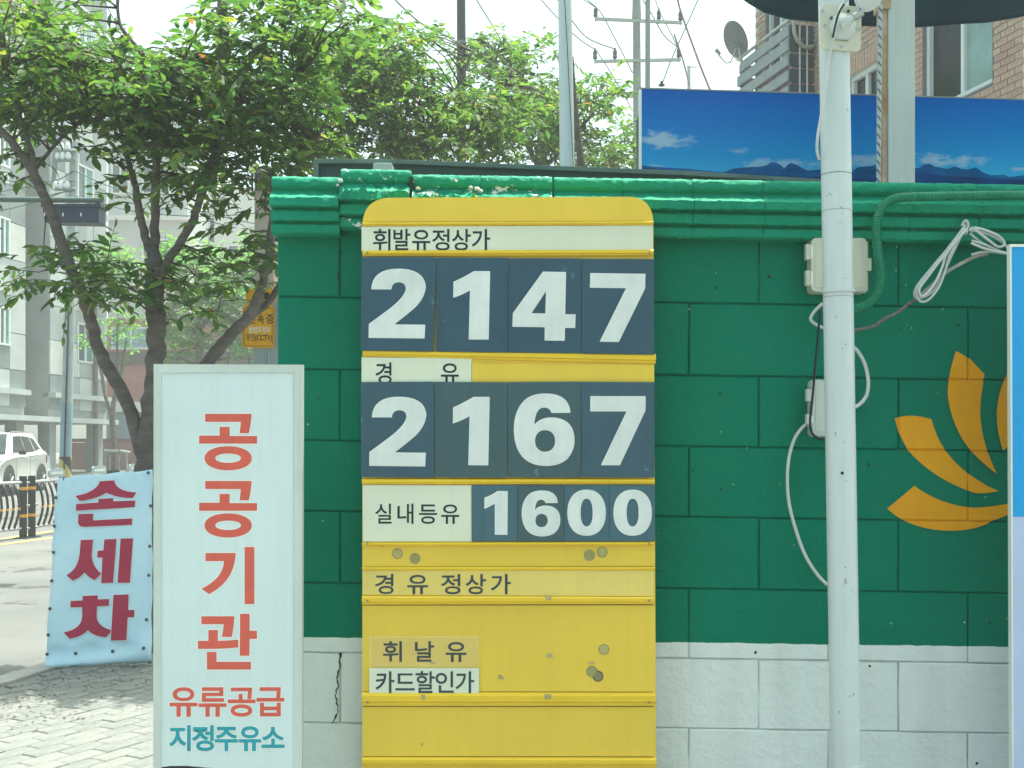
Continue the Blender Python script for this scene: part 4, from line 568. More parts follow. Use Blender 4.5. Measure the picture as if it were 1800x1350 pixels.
for dy in (0, 613):
    L1 += [[pathpts(conv([(p[0], p[1] + dy) + tuple(p[2:]) for p in g], S5, 330, 700))] for g in gg]
    L1.append([conv([(x, y + dy) for x, y in g], S5, 330, 700) for g in go])
gi = [[(162, 167), (438, 167), (430, 420, o_), (195, 542), (127, 493), (325, 395, o_), (332, 240), (162, 240)], [(520, 112), (608, 112), (608, 632), (520, 632)],
      [(125, 744), (426, 744), (420, 860, o_), (401, 933), (312, 931), (325, 880, o_), (328, 816), (125, 816)], [(94, 968), (189, 968), (189, 870), (275, 870), (275, 968), (400, 965, o_), (462, 957), (462, 1028), (350, 1041, o_), (200, 1041), (94, 1041)],
      [(478, 722), (565, 722), (565, 876), (632, 876), (632, 950), (565, 950), (563, 1104), (475, 1104)], [(176, 1070), (263, 1070), (263, 1160), (577, 1160), (577, 1230), (176, 1230)]]
L1 += [[pathpts(conv(g, S5, 330, 940))] for g in gi]
m_halo = M('letter_halo', (.82, .86, .82), .5, .02, 3, 0)
letters('letter_outline', L1, DL + .0038, m_halo, lb, 1.6, .0003); letters('lettering', L1, DL + .0035, m_red, lb, 0, .0005)
yu = ghangul('유류공급', [(299.5, 346), (350.5, 397), (401.5, 448), (452, 498.5)], 1207, 1258.5)
letters('letter_outline', yu, DL + .0038, m_halo, lb, 2.9, .0003); letters('lettering', yu, DL + .0035, m_red, lb, 1.25, .0005)
ji = ghangul('지정주유소', [(299, 334), (339, 375), (379, 417), (421, 458), (461, 499)], 1276, 1319)
letters('letter_outline', ji, DL + .0038, m_halo, lb, 2.8, .0003); letters('lettering', ji, DL + .0035, m_teal, lb, 1.35, .0005)
MB().box((P(268, 0, DL).x, DL + .001, 0), (P(529, 0, DL).x, DL + .10, EYE - (1570 - HOR) / F * DL)).build('base', m_blk, lb)

# ------------------------------------------------------------------ leaning hand car wash banner (손세차)
DB = 6.8
m_vinyl = M('banner_vinyl', (.58, .78, .87), .42, .05, 3, .25, 7, col2=(.44, .68, .80)); m_crim = M('crimson_print', (.42, .02, .07), .42, .1, 5, .1, 10)
m_grom = M('grommet', (.12, .13, .13), .4, .1, 10, 0, metal=.7); m_rod = M('banner_frame', (.10, .11, .11), .5, .1, 10, .1, 50, metal=.5)
hb = thing('banner_stand', 'leaning white vinyl banner with large crimson Korean letters on the pavement edge', 'banner', (P(175, 0, DB).x, DB + .06, 0))
def bil(u, v): # banner corner quad in px
    a = Vector((100, 840)).lerp(Vector((268, 826)), u); b = Vector((79, 1173)).lerp(Vector((267, 1164)), u); return a.lerp(b, v)
nu, nv = 28, 56; mb = MB(); vv = []
def wave(u, v):
    s = .010 * math.sin(u * 5 + v * 2) * .5
    if v > .88: s += .018 * math.sin((v - .88) * 40 + u * 2) * (v - .88) / .12 + .006 * math.sin(u * 19)
    if v < .04: s -= .006 * math.sin(u * 40)
    s += -.02 * math.exp(-((u - .93) ** 2 + (v - .90) ** 2) / .004)
    return s
for j in range(nv + 1):
    for i in range(nu + 1):
        u, v = i / nu, j / nv; q = bil(u, v); bulge = (1.0 if 0 < i < nu else 0)
        px = q.x + (math.sin(v * 31) * .7 + math.sin(v * 13 + 1) * .8 if i in (0, nu) else 0); py = q.y + (math.sin(u * 17) * 1.0 if j in (0, nv) else 0)
        p = P(px, py, DB + (1 - v) * .10); p.y += wave(u, v); vv.append(p)
mb.add(vv, [(j * (nu + 1) + i, (j + 1) * (nu + 1) + i, (j + 1) * (nu + 1) + i + 1, j * (nu + 1) + i + 1) for j in range(nv) for i in range(nu)])
vin = mb.build('vinyl', m_vinyl, hb, smooth=True); sm = vin.modifiers.new('solid', 'SOLIDIFY'); sm.thickness = .003
b1 = [[(645, 195), (833, 183), (862, 330, o_), (1133, 342), (1080, 415), (860, 412, o_), (730, 345), (600, 432, o_), (375, 455), (320, 387), (590, 342, o_)],
      [(328, 493), (622, 475), (625, 428), (820, 415), (825, 458), (1115, 447), (1110, 535), (325, 583)], [(358, 627), (553, 620), (553, 710), (1075, 683), (1072, 768), (440, 797), (352, 797, o_), (352, 720)]]
b2 = [[(142, 949.3), (164, 948.4), (161.5, 975), (162, 995, o_), (178.9, 1008.1), (167, 1019.7), (155, 1014, o_), (148.5, 1006), (141, 1016, o_), (127.8, 1020.7), (116.4, 1011.1), (138, 1000, o_), (140, 972)],
      [(184, 948), (205.6, 947.1), (199.9, 1024.1), (178.4, 1024.7), (180.7, 980), (171.3, 980), (172, 967.7), (182.5, 967.3)], [(212.9, 946.4), (234.9, 946), (229.3, 1024), (207.5, 1024)]]
b3 = [[(375, 455), (557, 447), (560, 495), (694, 490), (690, 570), (550, 577), (545, 690), (545, 810, o_), (712, 856), (712, 885), (655, 943), (500, 930, o_), (440, 857), (370, 940, o_), (217, 963), (148, 887), (365, 850, o_), (372, 690), (370, 587), (228, 592), (230, 515), (375, 508)],
      [(745, 442), (925, 435), (920, 620), (993, 620), (990, 705), (913, 708), (898, 977), (713, 983)]]
groups = [[pathpts(conv(g, 7.5, 90, 820))] for g in b1] + [[pathpts(g)] for g in b2] + [[pathpts(conv(g, 6.75, 90, 980))] for g in b3]
def blet(name, mat, off, lift):
    mb = MB()
    for g in groups:
        v, f = fill2d(orient(g), off, 0); bm = bmesh.new(); bv = [bm.verts.new(q) for q in v]
        for q in f: bm.faces.new([bv[i] for i in q])
        for k in range(18):
            bmesh.ops.bisect_plane(bm, geom=bm.verts[:] + bm.edges[:] + bm.faces[:], plane_co=(0, -(830 + k * 20), 0), plane_no=(0, 1, 0))
        vv = []
        for q in bm.verts:
            px, py = q.co.x, -q.co.y; v_ = (py - 833) / 335; u_ = (px - 90) / 175
            p = P(px, py, DB + (1 - v_) * .10); p.y += wave(u_, v_) - lift; vv.append(p)
        mb.add(vv, [tuple(x.index for x in fc.verts) for fc in bm.faces]); bm.free()
    mb.build(name, mat, hb)
blet('letter_outline', m_halo, .9, .0035); blet('lettering', m_crim, 0, .0050)
for x, y in ((98.5, 875), (95.5, 925), (94, 971), (91, 1021), (87.5, 1070), (84.5, 1116), (82.5, 1150), (265.5, 889), (264, 960), (262, 1011), (258, 1089), (255, 1138), (134, 1148), (199.5, 1144), (110, 843), (262, 831)):
    v_ = (y - 833) / 335; c = P(x, y, DB + (1 - v_) * .10); c.y += wave((x - 90) / 175, v_) - .004
    MB().lathe(c, (0, -1, 0), [(0, .010), (.003, .010), (.004, .007), (.002, .004)], 12).build('grommet', m_grom, hb)
for (x0, y0, x1, y1) in ((104, 845, 84, 1172), (262, 832, 263, 1166), (104, 860, 262, 848), (84, 1160, 263, 1152)):
    MB().tube([P(x0, y0, DB + .045 + .10 * max(0, (1168 - y0) / 335)), P(x1, y1, DB + .045 + .10 * max(0, (1168 - y1) / 335))], .011, 8).build('frame', m_rod, hb)
for x in (100, 262): MB().tube([P(x, 850, DB + .14), Vector((P(x, 0, DB).x, DB + .75, .0))], .011, 8).build('stay', m_rod, hb)

# ------------------------------------------------------------------ tall banner at the right edge
DR = 2.98
rb = thing('hanging_banner', 'blue and pale lavender banner panel with a white rim, right of the emblem', 'banner', (P(1860, 0, DR).x, DR, 0))
m_rbb = M('banner_blue', (.008, .36, .78), .4, .05, 3, .03, 20); m_rbl = M('banner_lavender', (.50, .60, .82), .4, .05, 3, .03, 20)
quad('blue_field', [(1778.5, 434), (1780, 908), (1960, 908), (1960, 434)], DR, .012, m_rbb, rb)
quad('lavender_field', [(1780, 908.3), (1783, 1640), (1960, 1640), (1960, 908.3)], DR, .012, m_rbl, rb)
quad('rim', [(1775.5, 429), (1780.5, 1640), (1783, 1640), (1778.3, 434)], DR - .004, .02, m_edge, rb)
quad('rim', [(1775.5, 429), (1778.3, 433.7), (1962, 433.7), (1962, 429)], DR - .004, .02, m_edge, rb)
for x in (1800, 1950): MB().tube([P(x, 470, DR + .03), Vector((P(x, 0, DR).x, DR + .03, 0))], .012, 8).build('post', m_rod, rb)
# ------------------------------------------------------------------ things fixed to or standing before the wall
m_wht = M('white_enamel', (.60, .68, .68), .35, .05, 3, .05, 40, streak=.16, chips=((.30, .32, .29), 40, .655))
m_box = M('box_plastic', (.60, .62, .50), .45, .04, 8, .04, 60)
m_boxg = M('box_plastic_grey', (.58, .64, .58), .45, .04, 8, .04, 60)
m_cable = M('white_cable', (.62, .66, .64), .5, .08, 20, .05, 90); m_cableb = M('black_cable', (.015, .02, .03), .5, .1, 20, 0)
m_chrome = M('steel_clamp', (.45, .48, .48), .3, .1, 10, .05, 40, metal=.8)
DP = 2.90
pt = P(1453, -760, DP); pb_ = P(1492, 1690, DP); pb_.z = 0
pole = thing('white_post', 'slim white round steel post in front of the green wall, carrying a lamp plate', 'post', (pb_.x, DP, 0))
MB().tube([pt.lerp(pb_, i / 12) for i in range(13)], [R(26, DP)] * 13, 24).build('shaft', m_wht, pole, auto=40)
def ringband(y, h, mat, name, k=1.05, tilt=0):
    t = (P(0, y, DP).z - pt.z) / (pb_.z - pt.z); c = pt.lerp(pb_, t)
    MB().tube([c + Vector((0, 0, h / 2)), c - Vector((0, 0, h / 2))], R(26 * k, DP), 24).build(name, mat, pole, auto=40)
ringband(513, .006, m_wht, 'strap', 1.12); ringband(308, .002, M('scuff', (.2, .22, .22), .8, .2, 30, 0), 'scuff_ring', 1.006); ringband(372, .001, MATS['scuff'], 'scuff_ring', 1.006); ringband(523, .001, MATS['scuff'], 'scuff_ring', 1.006)
MB().tube([pb_ + Vector((0, 0, .10)), pb_ + Vector((0, 0, .5))], [R(30, DP), R(27, DP)], 24).build('base_sleeve', m_wht, pole, auto=40)
c = P(1473, 831, DP); c.y -= R(26, DP) - .001
MB().lathe(c, (0, -1, 0), [(0, .004), (.002, .004)], 10).build('bolt_hole', m_crack, pole)
# lamp mount
lm = thing('lamp_mount', 'square cream mounting plate with a white swivel arm and lamp head on the slim post', 'lamp', tuple(P(1478, 50, DP - R(30, DP))))
DM = DP - R(27, DP) - .004
quad('mounting_plate', [(1443, 14), (1450, 7), (1508, 11), (1515, 18), (1513, 86), (1508, 91), (1447, 86), (1442, 80)], DM, .006, m_box, lm, .001)
c = P(1481, 47, DM - .001); MB().lathe(c, (0, -1, 0), [(0, R(23, DM)), (.004, R(23, DM)), (.008, R(20, DM)), (.012, R(14, DM)), (.022, R(10, DM))], 28).build('swivel_base', m_wht, lm, auto=40)
a = P(1483, 44, DM - .02); b = P(1506, 27, DM - .05); MB().tube([a, a.lerp(b, .6), b], [R(10, DM), R(6.5, DM), R(6, DM)], 16).build('arm', m_wht, lm, auto=50)
MB().tube([P(1500, 30, DM - .05), P(1516, 22, DM - .052)], R(6.5, DM), 12).build('knuckle', m_chrome, lm, auto=40)
MB().tube([P(1508, 12, DM - .05), P(1509, 34, DM - .05)], R(3, DM), 10).build('knuckle', m_chrome, lm, auto=40)
MB().lathe(P(1516, -14, DM - .03), Vector((.1, -.6, -.5)), [(0, .022), (.03, .032), (.045, .034), (.047, .030), (.040, .028)], 28).build('lamp_head', m_wht, lm, auto=40)
for x, y in ((1450, 45), (1510, 51), (1479, 82), (1446, 20)):
    MB().lathe(P(x, y, DM), (0, -1, 0), [(0, .0045), (.002, .0045)], 10).build('screw', m_chrome, lm)
for x, y in ((1461, 32), (1491, 20), (1486, 55)): MB().lathe(P(x, y, DM - .006), (0, -1, 0), [(0, .004), (.003, .004)], 10).build('bolt', m_grom, lm)
MB().prism([P(x, y, DM - .006) for x, y in ((1463, 61), (1464, 69), (1492, 71), (1492, 64))], (0, .008, 0)).build('clip', m_chrome, lm, bevel=.001)
def cable(name, pts, D, rpx, mat, label, seg=8, group=None, n=6):
    """smooth tube through px points; a point may carry its own depth"""
    q = [P(p[0], p[1], p[2] if len(p) > 2 else D) for p in pts]; o = []
    for i in range(len(q) - 1):
        p0, p1, p2, p3 = q[max(i - 1, 0)], q[i], q[i + 1], q[min(i + 2, len(q) - 1)]
        for j in range(n):
            t = j / n; o.append(.5 * ((2 * p1) + (p2 - p0) * t + (2 * p0 - 5 * p1 + 4 * p2 - p3) * t * t + (3 * p1 - p0 - 3 * p2 + p3) * t ** 3))
    o.append(q[-1]); ob = MB().tube(o, R(rpx, D), seg).build(name, mat, None, smooth=True)
    return tag(ob, label, 'cable', group)
FRp = DP - R(26, DP) - .006
cable('lamp_cable', [(1498, -8, FRp - .03), (1480, 8, FRp - .02), (1472, 30, FRp - .03), (1466, 62, FRp - .02), (1459, 95, FRp), (1452, 150, FRp), (1444, 200, FRp), (1438, 235, FRp), (1436, 262, FRp + .02), (1440, 280, FRp + .04)], DP, 2.6, m_cable, 'thin white cable running down the slim post from the lamp')
cable('patch_cable', [(1484, 7, FRp - .045), (1474, 24, FRp - .042), (1467, 50, FRp - .032), (1464, 66, FRp - .03)], DP, 1.7, m_cableb, 'short dark cable looping over the lamp swivel base')
def jbox(name, label, x0, y0, x1, y1, mat, latch_r, hinges, cat='junction box'):
    D0 = DW - .055; t = thing(name, label, cat, tuple(P((x0 + x1) / 2, y1, DW - .03)))
    def rr(x0, y0, x1, y1, r): return [(x0 + r, y0), (x0 + r * .3, y0 + r * .3), (x0, y0 + r), (x0, y1 - r), (x0 + r * .3, y1 - r * .3), (x0 + r, y1), (x1 - r, y1), (x1 - r * .3, y1 - r * .3), (x1, y1 - r), (x1, y0 + r), (x1 - r * .3, y0 + r * .3), (x1 - r, y0)]
    MB().prism([P(x, y, D0 + .018) for x, y in rr(x0, y0, x1, y1, 7)], (0, .036, 0)).build('body', mat, t, bevel=.001)
    MB().prism([P(x, y, D0) for x, y in rr(x0 + 2, y0 + 2, x1 - 2, y1 - 2, 8)], (0, .016, 0)).build('lid', mat, t, bevel=.002)
    quad('lid_panel', rect(x0 + 9, y0 + 9, x1 - 9, y1 - 9), D0 - .002, .003, mat, t, .001)
    for a, b in hinges:
        mb = MB(); mb.prism([P(x, y, D0 + .004) for x, y in rect(x0 - 7, a, x0 + 5, b)], (0, .02, 0)); mb.build('hinge', mat, t, bevel=.001)
        MB().tube([P(x0 + 3, a + 3, D0 + .002), P(x0 + 3, b - 3, D0 + .002)], .003, 8).build('hinge_pin', m_edge, t)
    for a, b in latch_r: MB().prism([P(x, y, D0 + .001) for x, y in rect(x1 - 4, a, x1 + 6, b)], (0, .02, 0)).build('latch', mat, t, bevel=.001)
    return t
jbox('junction_box', 'large cream junction box with hinged lid on the green wall behind the slim post', 1424, 416, 1526, 515, m_box, [(454, 476)], [(429, 456), (475, 502)])
jbox('junction_box', 'smaller pale junction box lower on the wall behind the slim post, black cable over it', 1425, 667, 1496, 768, m_boxg, [(705, 732)], [(684, 705), (728, 746)])
cable('wall_cable', [(1446, 533), (1432, 547), (1425, 560), (1432, 569), (1448, 577)], DW - .04, 2.9, m_cable, 'short bent white cable below the large junction box')
cable('wall_cable', [(1441, 545, 3.17), (1438, 590), (1433, 640), (1430, 680), (1426, 720), (1424, 742), (1428, 762), (1440, 771), (1448, 772)], DW - .075, 2.2, m_cableb, 'black cable hanging over the smaller junction box')
cable('wall_cable', [(1494, 605), (1508, 618), (1520, 640), (1526, 668), (1524, 692), (1514, 708), (1498, 719)], DW - .05, 3.2, m_cable, 'white cable curving out right of the post to the smaller junction box')
cable('wall_cable', [(1450, 733), (1430, 738), (1410, 752), (1395, 775), (1386, 810), (1384, 850), (1388, 890), (1400, 935), (1415, 975), (1435, 1008), (1454, 1028)], DW - .03, 3.0, m_cable, 'long white cable sagging left of the post down to the white base')
# ribbed conduit
def ribbed(pts, D, rpx, mat):
    q = [P(x, y, D) for x, y in pts]; o = []
    for i in range(len(q) - 1):
        p0, p1, p2, p3 = q[max(i - 1, 0)], q[i], q[i + 1], q[min(i + 2, len(q) - 1)]
        n = max(2, int((p2 - p1).length / .0032))
        for j in range(n):
            t = j / n; o.append(.5 * ((2 * p1) + (p2 - p0) * t + (2 * p0 - 5 * p1 + 4 * p2 - p3) * t * t + (3 * p1 - p0 - 3 * p2 + p3) * t ** 3))
    rad = [R(rpx, D) * (1 if i % 2 else .80) for i in range(len(o))]
    return MB().tube(o, rad, 12).build('ribbed_conduit', mat, None, auto=60)
rc = ribbed([(2100, 338), (1960, 341), (1800, 343), (1730, 344), (1660, 345), (1610, 346), (1580, 348), (1560, 356), (1547, 372), (1541, 392), (1541, 420), (1544, 450), (1548, 475), (1547, 500), (1538, 522), (1522, 537), (1500, 543), (1480, 541)], DW - .105, 8.5, M('green_conduit', (.006, .23, .125), .45, .08, 10, .1, 60))
tag(rc, 'green ribbed conduit under the coping bending down behind the post', 'conduit')
# knotted cord
kn = thing('knotted_cord', 'bundle of white cord knotted to a hook and tied to the blue banner', 'cord', tuple(P(1697, 395, DW - .1)))
DC = DW - .095
def strand(pts, r_, mat=m_cable, nm='strand', D=None):
    o = cable(nm, pts, D or DC, r_, mat, None); o.parent = kn
    m = wmat(kn).inverted(); o.data.transform(m)
    for k in ('label', 'category'):
        if k in o: del o[k]
for i, s_ in enumerate([[(1697, 395), (1688, 408), (1672, 430), (1640, 468), (1612, 503), (1608, 520), (1618, 524), (1640, 512), (1655, 488), (1672, 450), (1690, 414), (1699, 405)],
    [(1694, 402), (1676, 424), (1648, 460), (1622, 492), (1611, 512), (1617, 529), (1632, 527), (1650, 505), (1660, 480), (1668, 452), (1684, 420)],
    [(1698, 404), (1684, 420), (1655, 455), (1632, 485), (1616, 508), (1622, 521), (1642, 500), (1656, 470), (1662, 450), (1680, 420)],
    [(1703, 404), (1725, 408), (1750, 418), (1768, 432), (1774, 446)], [(1712, 402), (1735, 420), (1755, 434), (1766, 428), (1754, 414), (1730, 404), (1712, 400)],
    [(1705, 410), (1722, 424), (1745, 436), (1770, 446)], [(1708, 423), (1730, 430), (1752, 440), (1773, 446)], [(1707, 427), (1728, 436), (1752, 443), (1775, 446)],
    [(1708, 448), (1722, 444), (1745, 443), (1773, 447)], [(1773, 440), (1776, 450), (1785, 455), (1797, 457)], [(1691, 397), (1695, 389), (1700, 389), (1702, 397), (1698, 404)]]):
    strand([(x, y, DC - .004 * ((i * 7) % 5) - (.12 if x > 1790 else 0)) for x, y in s_], 2.3)
for x, y, r_ in ((1697, 407, 7), (1708, 404, 6), (1717, 404, 5), (1773, 446, 5)):
    mb = MB(); mb.lathe(P(x - r_ / 2, y, DC), (1, 0, .1), [(0, R(r_ * .6, DC)), (R(r_ * .5, DC), R(r_, DC)), (R(r_, DC), R(r_ * .6, DC))], 10).build('knot', m_cable, kn, smooth=True)
MB().tube([P(1696, 388, DW - .05), P(1696, 387, DC - .01), P(1699, 392, DC - .012)], .0022, 8).build('hook', m_chrome, kn)
cable('taped_wire', [(1490, 582), (1512, 579), (1536, 573), (1556, 560), (1580, 548), (1600, 532), (1614, 523)], DW - .06, 3.0, M('taped_wire', (.24, .23, .20), .7, .3, 90, .3, 120, col2=(.06, .07, .07)), 'dark taped wire from the post to the knotted white cord')
cable('spliced_wire', [(1612, 526), (1630, 508), (1648, 492), (1664, 478), (1690, 463), (1715, 451), (1736, 446)], DW - .075, 3.2, M('dirty_wire', (.5, .5, .44), .6, .2, 40, .3, 90), 'pale spliced wire stretched behind the knotted white cord')

# ------------------------------------------------------------------ behind the wall
# low shed roof edge
DG = 4.3
m_dg = M('dark_green_steel', (.028, .075, .068), .5, .15, 5, .1, 30, streak=.2); m_lg = M('weathered_green_trim', (.11, .19, .17), .55, .2, 8, .2, 50)
sr = thing('shed_roof', 'low dark green steel roof edge showing just above the wall coping', 'roof', (P(900, 0, DG).x, DG, 0))
MB().prism([P(x, y, DG) for x, y in ((551, 279), (560, 287), (672, 286.5), (1200, 308), (1557, 327), (1557, 321), (1200, 300), (672, 279))], (0, .05, 0)).build('edge_trim', m_lg, sr, bevel=.002)
MB().prism([P(x, y, DG) for x, y in ((551, 279), (551, 345), (560, 345), (560, 287))], (0, .05, 0)).build('edge_trim', m_lg, sr, bevel=.002)
MB().prism([P(x, y, DG + .02) for x, y in ((560, 287), (560, 420), (1557, 420), (1557, 327), (1200, 308), (672, 286.5))], (0, .03, 0)).build('fascia', m_dg, sr)
MB().prism([P(x, y, DG + .05) for x, y in ((553, 281), (672, 281), (1200, 302), (1555, 323), (1555, 333), (553, 300))], (0, 1.2, -.1)).build('roof_sheet', m_dg, sr)
for x in (600, 1500): MB().box((P(x, 0, DG).x - .04, DG + .3, 0), (P(x, 0, DG).x + .04, DG + .38, P(0, 330, DG).z)).build('post', m_dg, sr)
MB().prism([P(x, y, DG - .09) for x, y in ((654, 322), (656, 286), (689, 286), (690, 322))], (0, .08, 0)).build('bracket', M('bracket_paint', (.42, .52, .48), .5, .1, 10, .05, 40), sr, bevel=.004)
# panorama billboard
DBB = 4.9
def pano():
    m = bpy.data.materials.new('panorama_print'); t, b = nodes(m); N = t.nodes; L = t.links
    tc = N.new('ShaderNodeTexCoord'); sx = N.new('ShaderNodeSeparateXYZ'); L.new(tc.outputs['Object'], sx.inputs[0])
    mr = N.new('ShaderNodeMapRange'); L.new(sx.outputs[2], mr.inputs[0]); mr.inputs[1].default_value = P(0, 318, DBB).z; mr.inputs[2].default_value = P(0, 170, DBB).z
    r = N.new('ShaderNodeValToRGB'); e = r.color_ramp.elements; e[0].position = 0; e[0].color = (.04, .42, .70, 1); e[1].position = 1; e[1].color = (.0, .125, .50, 1)
    e.new(.3).color = (.006, .28, .64, 1); e.new(.65).color = (.0, .19, .58, 1); L.new(mr.outputs[0], r.inputs[0]); col = r.outputs[0]
    # printed clouds: noise inside soft ellipses
    nz = N.new('ShaderNodeTexNoise'); nz.inputs['Scale'].default_value = 14; nz.inputs['Detail'].default_value = 7; nz.inputs['Roughness'].default_value = .62
    mp = N.new('ShaderNodeMapping'); mp.inputs['Scale'].default_value = (1, 1, 2.2); L.new(tc.outputs['Object'], mp.inputs[0]); L.new(mp.outputs[0], nz.inputs[0])
    for cx, cy, rx, ry, th_, wgt in ((1172, 247, 48, 17, .40, .8), (1303, 265, 24, 9, .46, .6), (1372, 289, 95, 12, .44, .6), (1148, 294, 40, 8, .50, .5), (1505, 281, 55, 13, .42, .6), (1665, 286, 80, 13, .42, .65), (1640, 278, 40, 9, .42, .65), (1790, 296, 30, 6, .5, .5)):
        c = P(cx, cy, DBB); mp2 = N.new('ShaderNodeMapping'); mp2.inputs['Location'].default_value = (-c.x / R(rx, DBB), 0, -c.z / R(ry, DBB)); mp2.inputs['Scale'].default_value = (1 / R(rx, DBB), 0, 1 / R(ry, DBB)); L.new(tc.outputs['Object'], mp2.inputs[0])
        ln = N.new('ShaderNodeVectorMath'); ln.operation = 'LENGTH'; L.new(mp2.outputs[0], ln.inputs[0])
        s1 = N.new('ShaderNodeMath'); s1.operation = 'MULTIPLY_ADD'; L.new(ln.outputs['Value'], s1.inputs[0]); s1.inputs[1].default_value = -.32; L.new(nz.outputs[0], s1.inputs[2])
        m3 = N.new('ShaderNodeMapRange'); L.new(s1.outputs[0], m3.inputs[0]); m3.inputs[1].default_value = th_ - .22; m3.inputs[2].default_value = th_ - .02; m3.inputs[3].default_value = 0; m3.inputs[4].default_value = wgt
        mx = N.new('ShaderNodeMix'); mx.data_type = 'RGBA'; L.new(m3.outputs[0], mx.inputs[0]); L.new(col, mx.inputs[6]); mx.inputs[7].default_value = (.42, .56, .66, 1); col = mx.outputs[2]
    L.new(col, b.inputs['Base Color']); b.inputs['Roughness'].default_value = .6; b.inputs['Specular IOR Level'].default_value = .1; return m
bb = thing('billboard', 'long blue billboard printed with sky, clouds and a mountain skyline above the wall', 'billboard', (P(1500, 0, DBB).x, DBB, 0))
def topy(x): return 155 + (x - 1126) * .0292
pm_ = pano()
xs_ = [1127, 1400, 1700, 2150]
for a, b in zip(xs_, xs_[1:]): # printed sheet in three lengths
    o = MB().prism([P(x, y, DBB) for x, y in ((a, topy(a)), (a, 420), (b, 420), (b, topy(b)))], (0, .03, 0)).build('print', pm_, bb)
    o.data.transform(Matrix.Translation(bb.location)); o.location = -Vector(bb.location)
sk = [(1127, 290), (1150, 293), (1180, 295), (1215, 297), (1240, 300), (1270, 303), (1290, 296), (1310, 294), (1335, 293), (1348, 290), (1356, 285), (1366, 286), (1375, 292), (1378, 297), (1384, 290), (1390, 286), (1402, 290), (1412, 296), (1420, 300), (1440, 298), (1470, 299), (1500, 300), (1508, 294), (1530, 292), (1545, 290), (1560, 300), (1600, 297), (1608, 296), (1618, 294), (1624, 289), (1634, 288), (1644, 293), (1665, 297), (1678, 292), (1690, 297), (1700, 298), (1715, 294), (1728, 303), (1742, 308), (1765, 307), (1775, 311), (1800, 308), (1850, 300), (1900, 306), (1960, 296), (2050, 305), (2148, 300)]
far = MB(); far.prism([P(x, y, DBB - .0008) for x, y in sk] + [P(2148, 420, DBB - .0008), P(1127, 420, DBB - .0008)], (0, .0007, 0)).build('printed_skyline', M('print_mountain', (.002, .15, .42), .6, .25, 5, 0, spec=.1, stretch=(1, 1, 3)), bb)
near = [(1127, 294), (1150, 296), (1200, 301), (1270, 305), (1340, 308), (1420, 311), (1500, 313), (1560, 311), (1610, 302), (1660, 309), (1720, 312), (1800, 316), (1900, 312), (2000, 317), (2148, 316)]
MB().prism([P(x, y, DBB - .0016) for x, y in near] + [P(2148, 420, DBB - .0016), P(1127, 420, DBB - .0016)], (0, .0007, 0)).build('printed_ridge', M('print_ridge', (.002, .075, .26), .6, .25, 5, 0, spec=.1), bb)
MB().prism([P(x, y, DBB - .003) for x, y in ((1124, 155), (1124, 420), (1128, 420), (1128, 158))], (0, .04, 0)).build('rim', m_edge, bb)
MB().prism([P(x, y, DBB - .003) for x, y in ((1124, 153.5), (1124, 156), (2150, 186), (2150, 184))], (0, .04, 0)).build('rim', M('grey_rim', (.3, .34, .36), .5, .1, 5, 0), bb)
for x in (1135, 1640, 2140): MB().box((P(x, 0, DBB).x - .03, DBB + .031, 0), (P(x, 0, DBB).x + .03, DBB + .09, P(0, 200, DBB).z)).build('post', m_rod, bb)
MB().lathe(P(1163, 151, DBB), (0, 0, 1), [(0, .014), (.006, .014), (.008, .006), (.02, .005)], 10).build('bolt', m_rod, bb)
# wide white post and rope
DQ = 4.6
wp = thing('wide_post', 'wide white square steel post with rust stains beside the hanging rope', 'post', (P(1583, 0, DQ).x, DQ, 0))
m_rustw = M('rusty_white_paint', (.60, .67, .63), .5, .06, 3, .1, 40, streak=.25, chips=((.42, .25, .12), 5, .70))
m_rust = M('rust_strip', (.62, .50, .36), .7, .3, 12, .3, 60, col2=(.44, .26, .13))
x0, x1 = P(1562, 0, DQ).x, P(1609, 0, DQ).x
MB().box((x0, DQ, 0), (x1, DQ + .1, 4.2)).build('shaft', m_rustw, wp, bevel=.006)
MB().box((P(1553, 0, DQ).x, DQ + .012, 0), (x0 - .001, DQ + .09, P(0, 12, DQ).z)).build('rusty_flange', m_rust, wp, bevel=.002)
MB().box((P(1546, 0, DQ).x, DQ - .01, P(0, 16, DQ).z), (P(1566, 0, DQ).x, DQ + .08, P(0, -14, DQ).z)).build('pulley_bracket', m_rust, wp, bevel=.004)
def rope(x, y0, y1, D):
    root = thing('hanging_rope', 'white rope with blue flecks hanging beside the wide post', 'rope', tuple(P(x, y1, D)))
    for k, mt in enumerate((m_cable, m_cable, M('blue_strand', (.03, .20, .42), .6, .1, 20, 0, stretch=(1, 1, 60)))):
        pts = []; n = 260
        for i in range(n + 1):
            y = y0 + (y1 - y0) * i / n; q = P(x + (y - y0) * -.012, y, D); an = i * .55 + k * 2.094
            q += Vector((math.cos(an), math.sin(an), 0)) * R(2.0, D); pts.append(q)
        MB().tube(pts, R(2.0 if k < 2 else 1.0, D), 5).build('strand', mt, root, smooth=True)
rope(1548, -30, 330, DQ - .03)
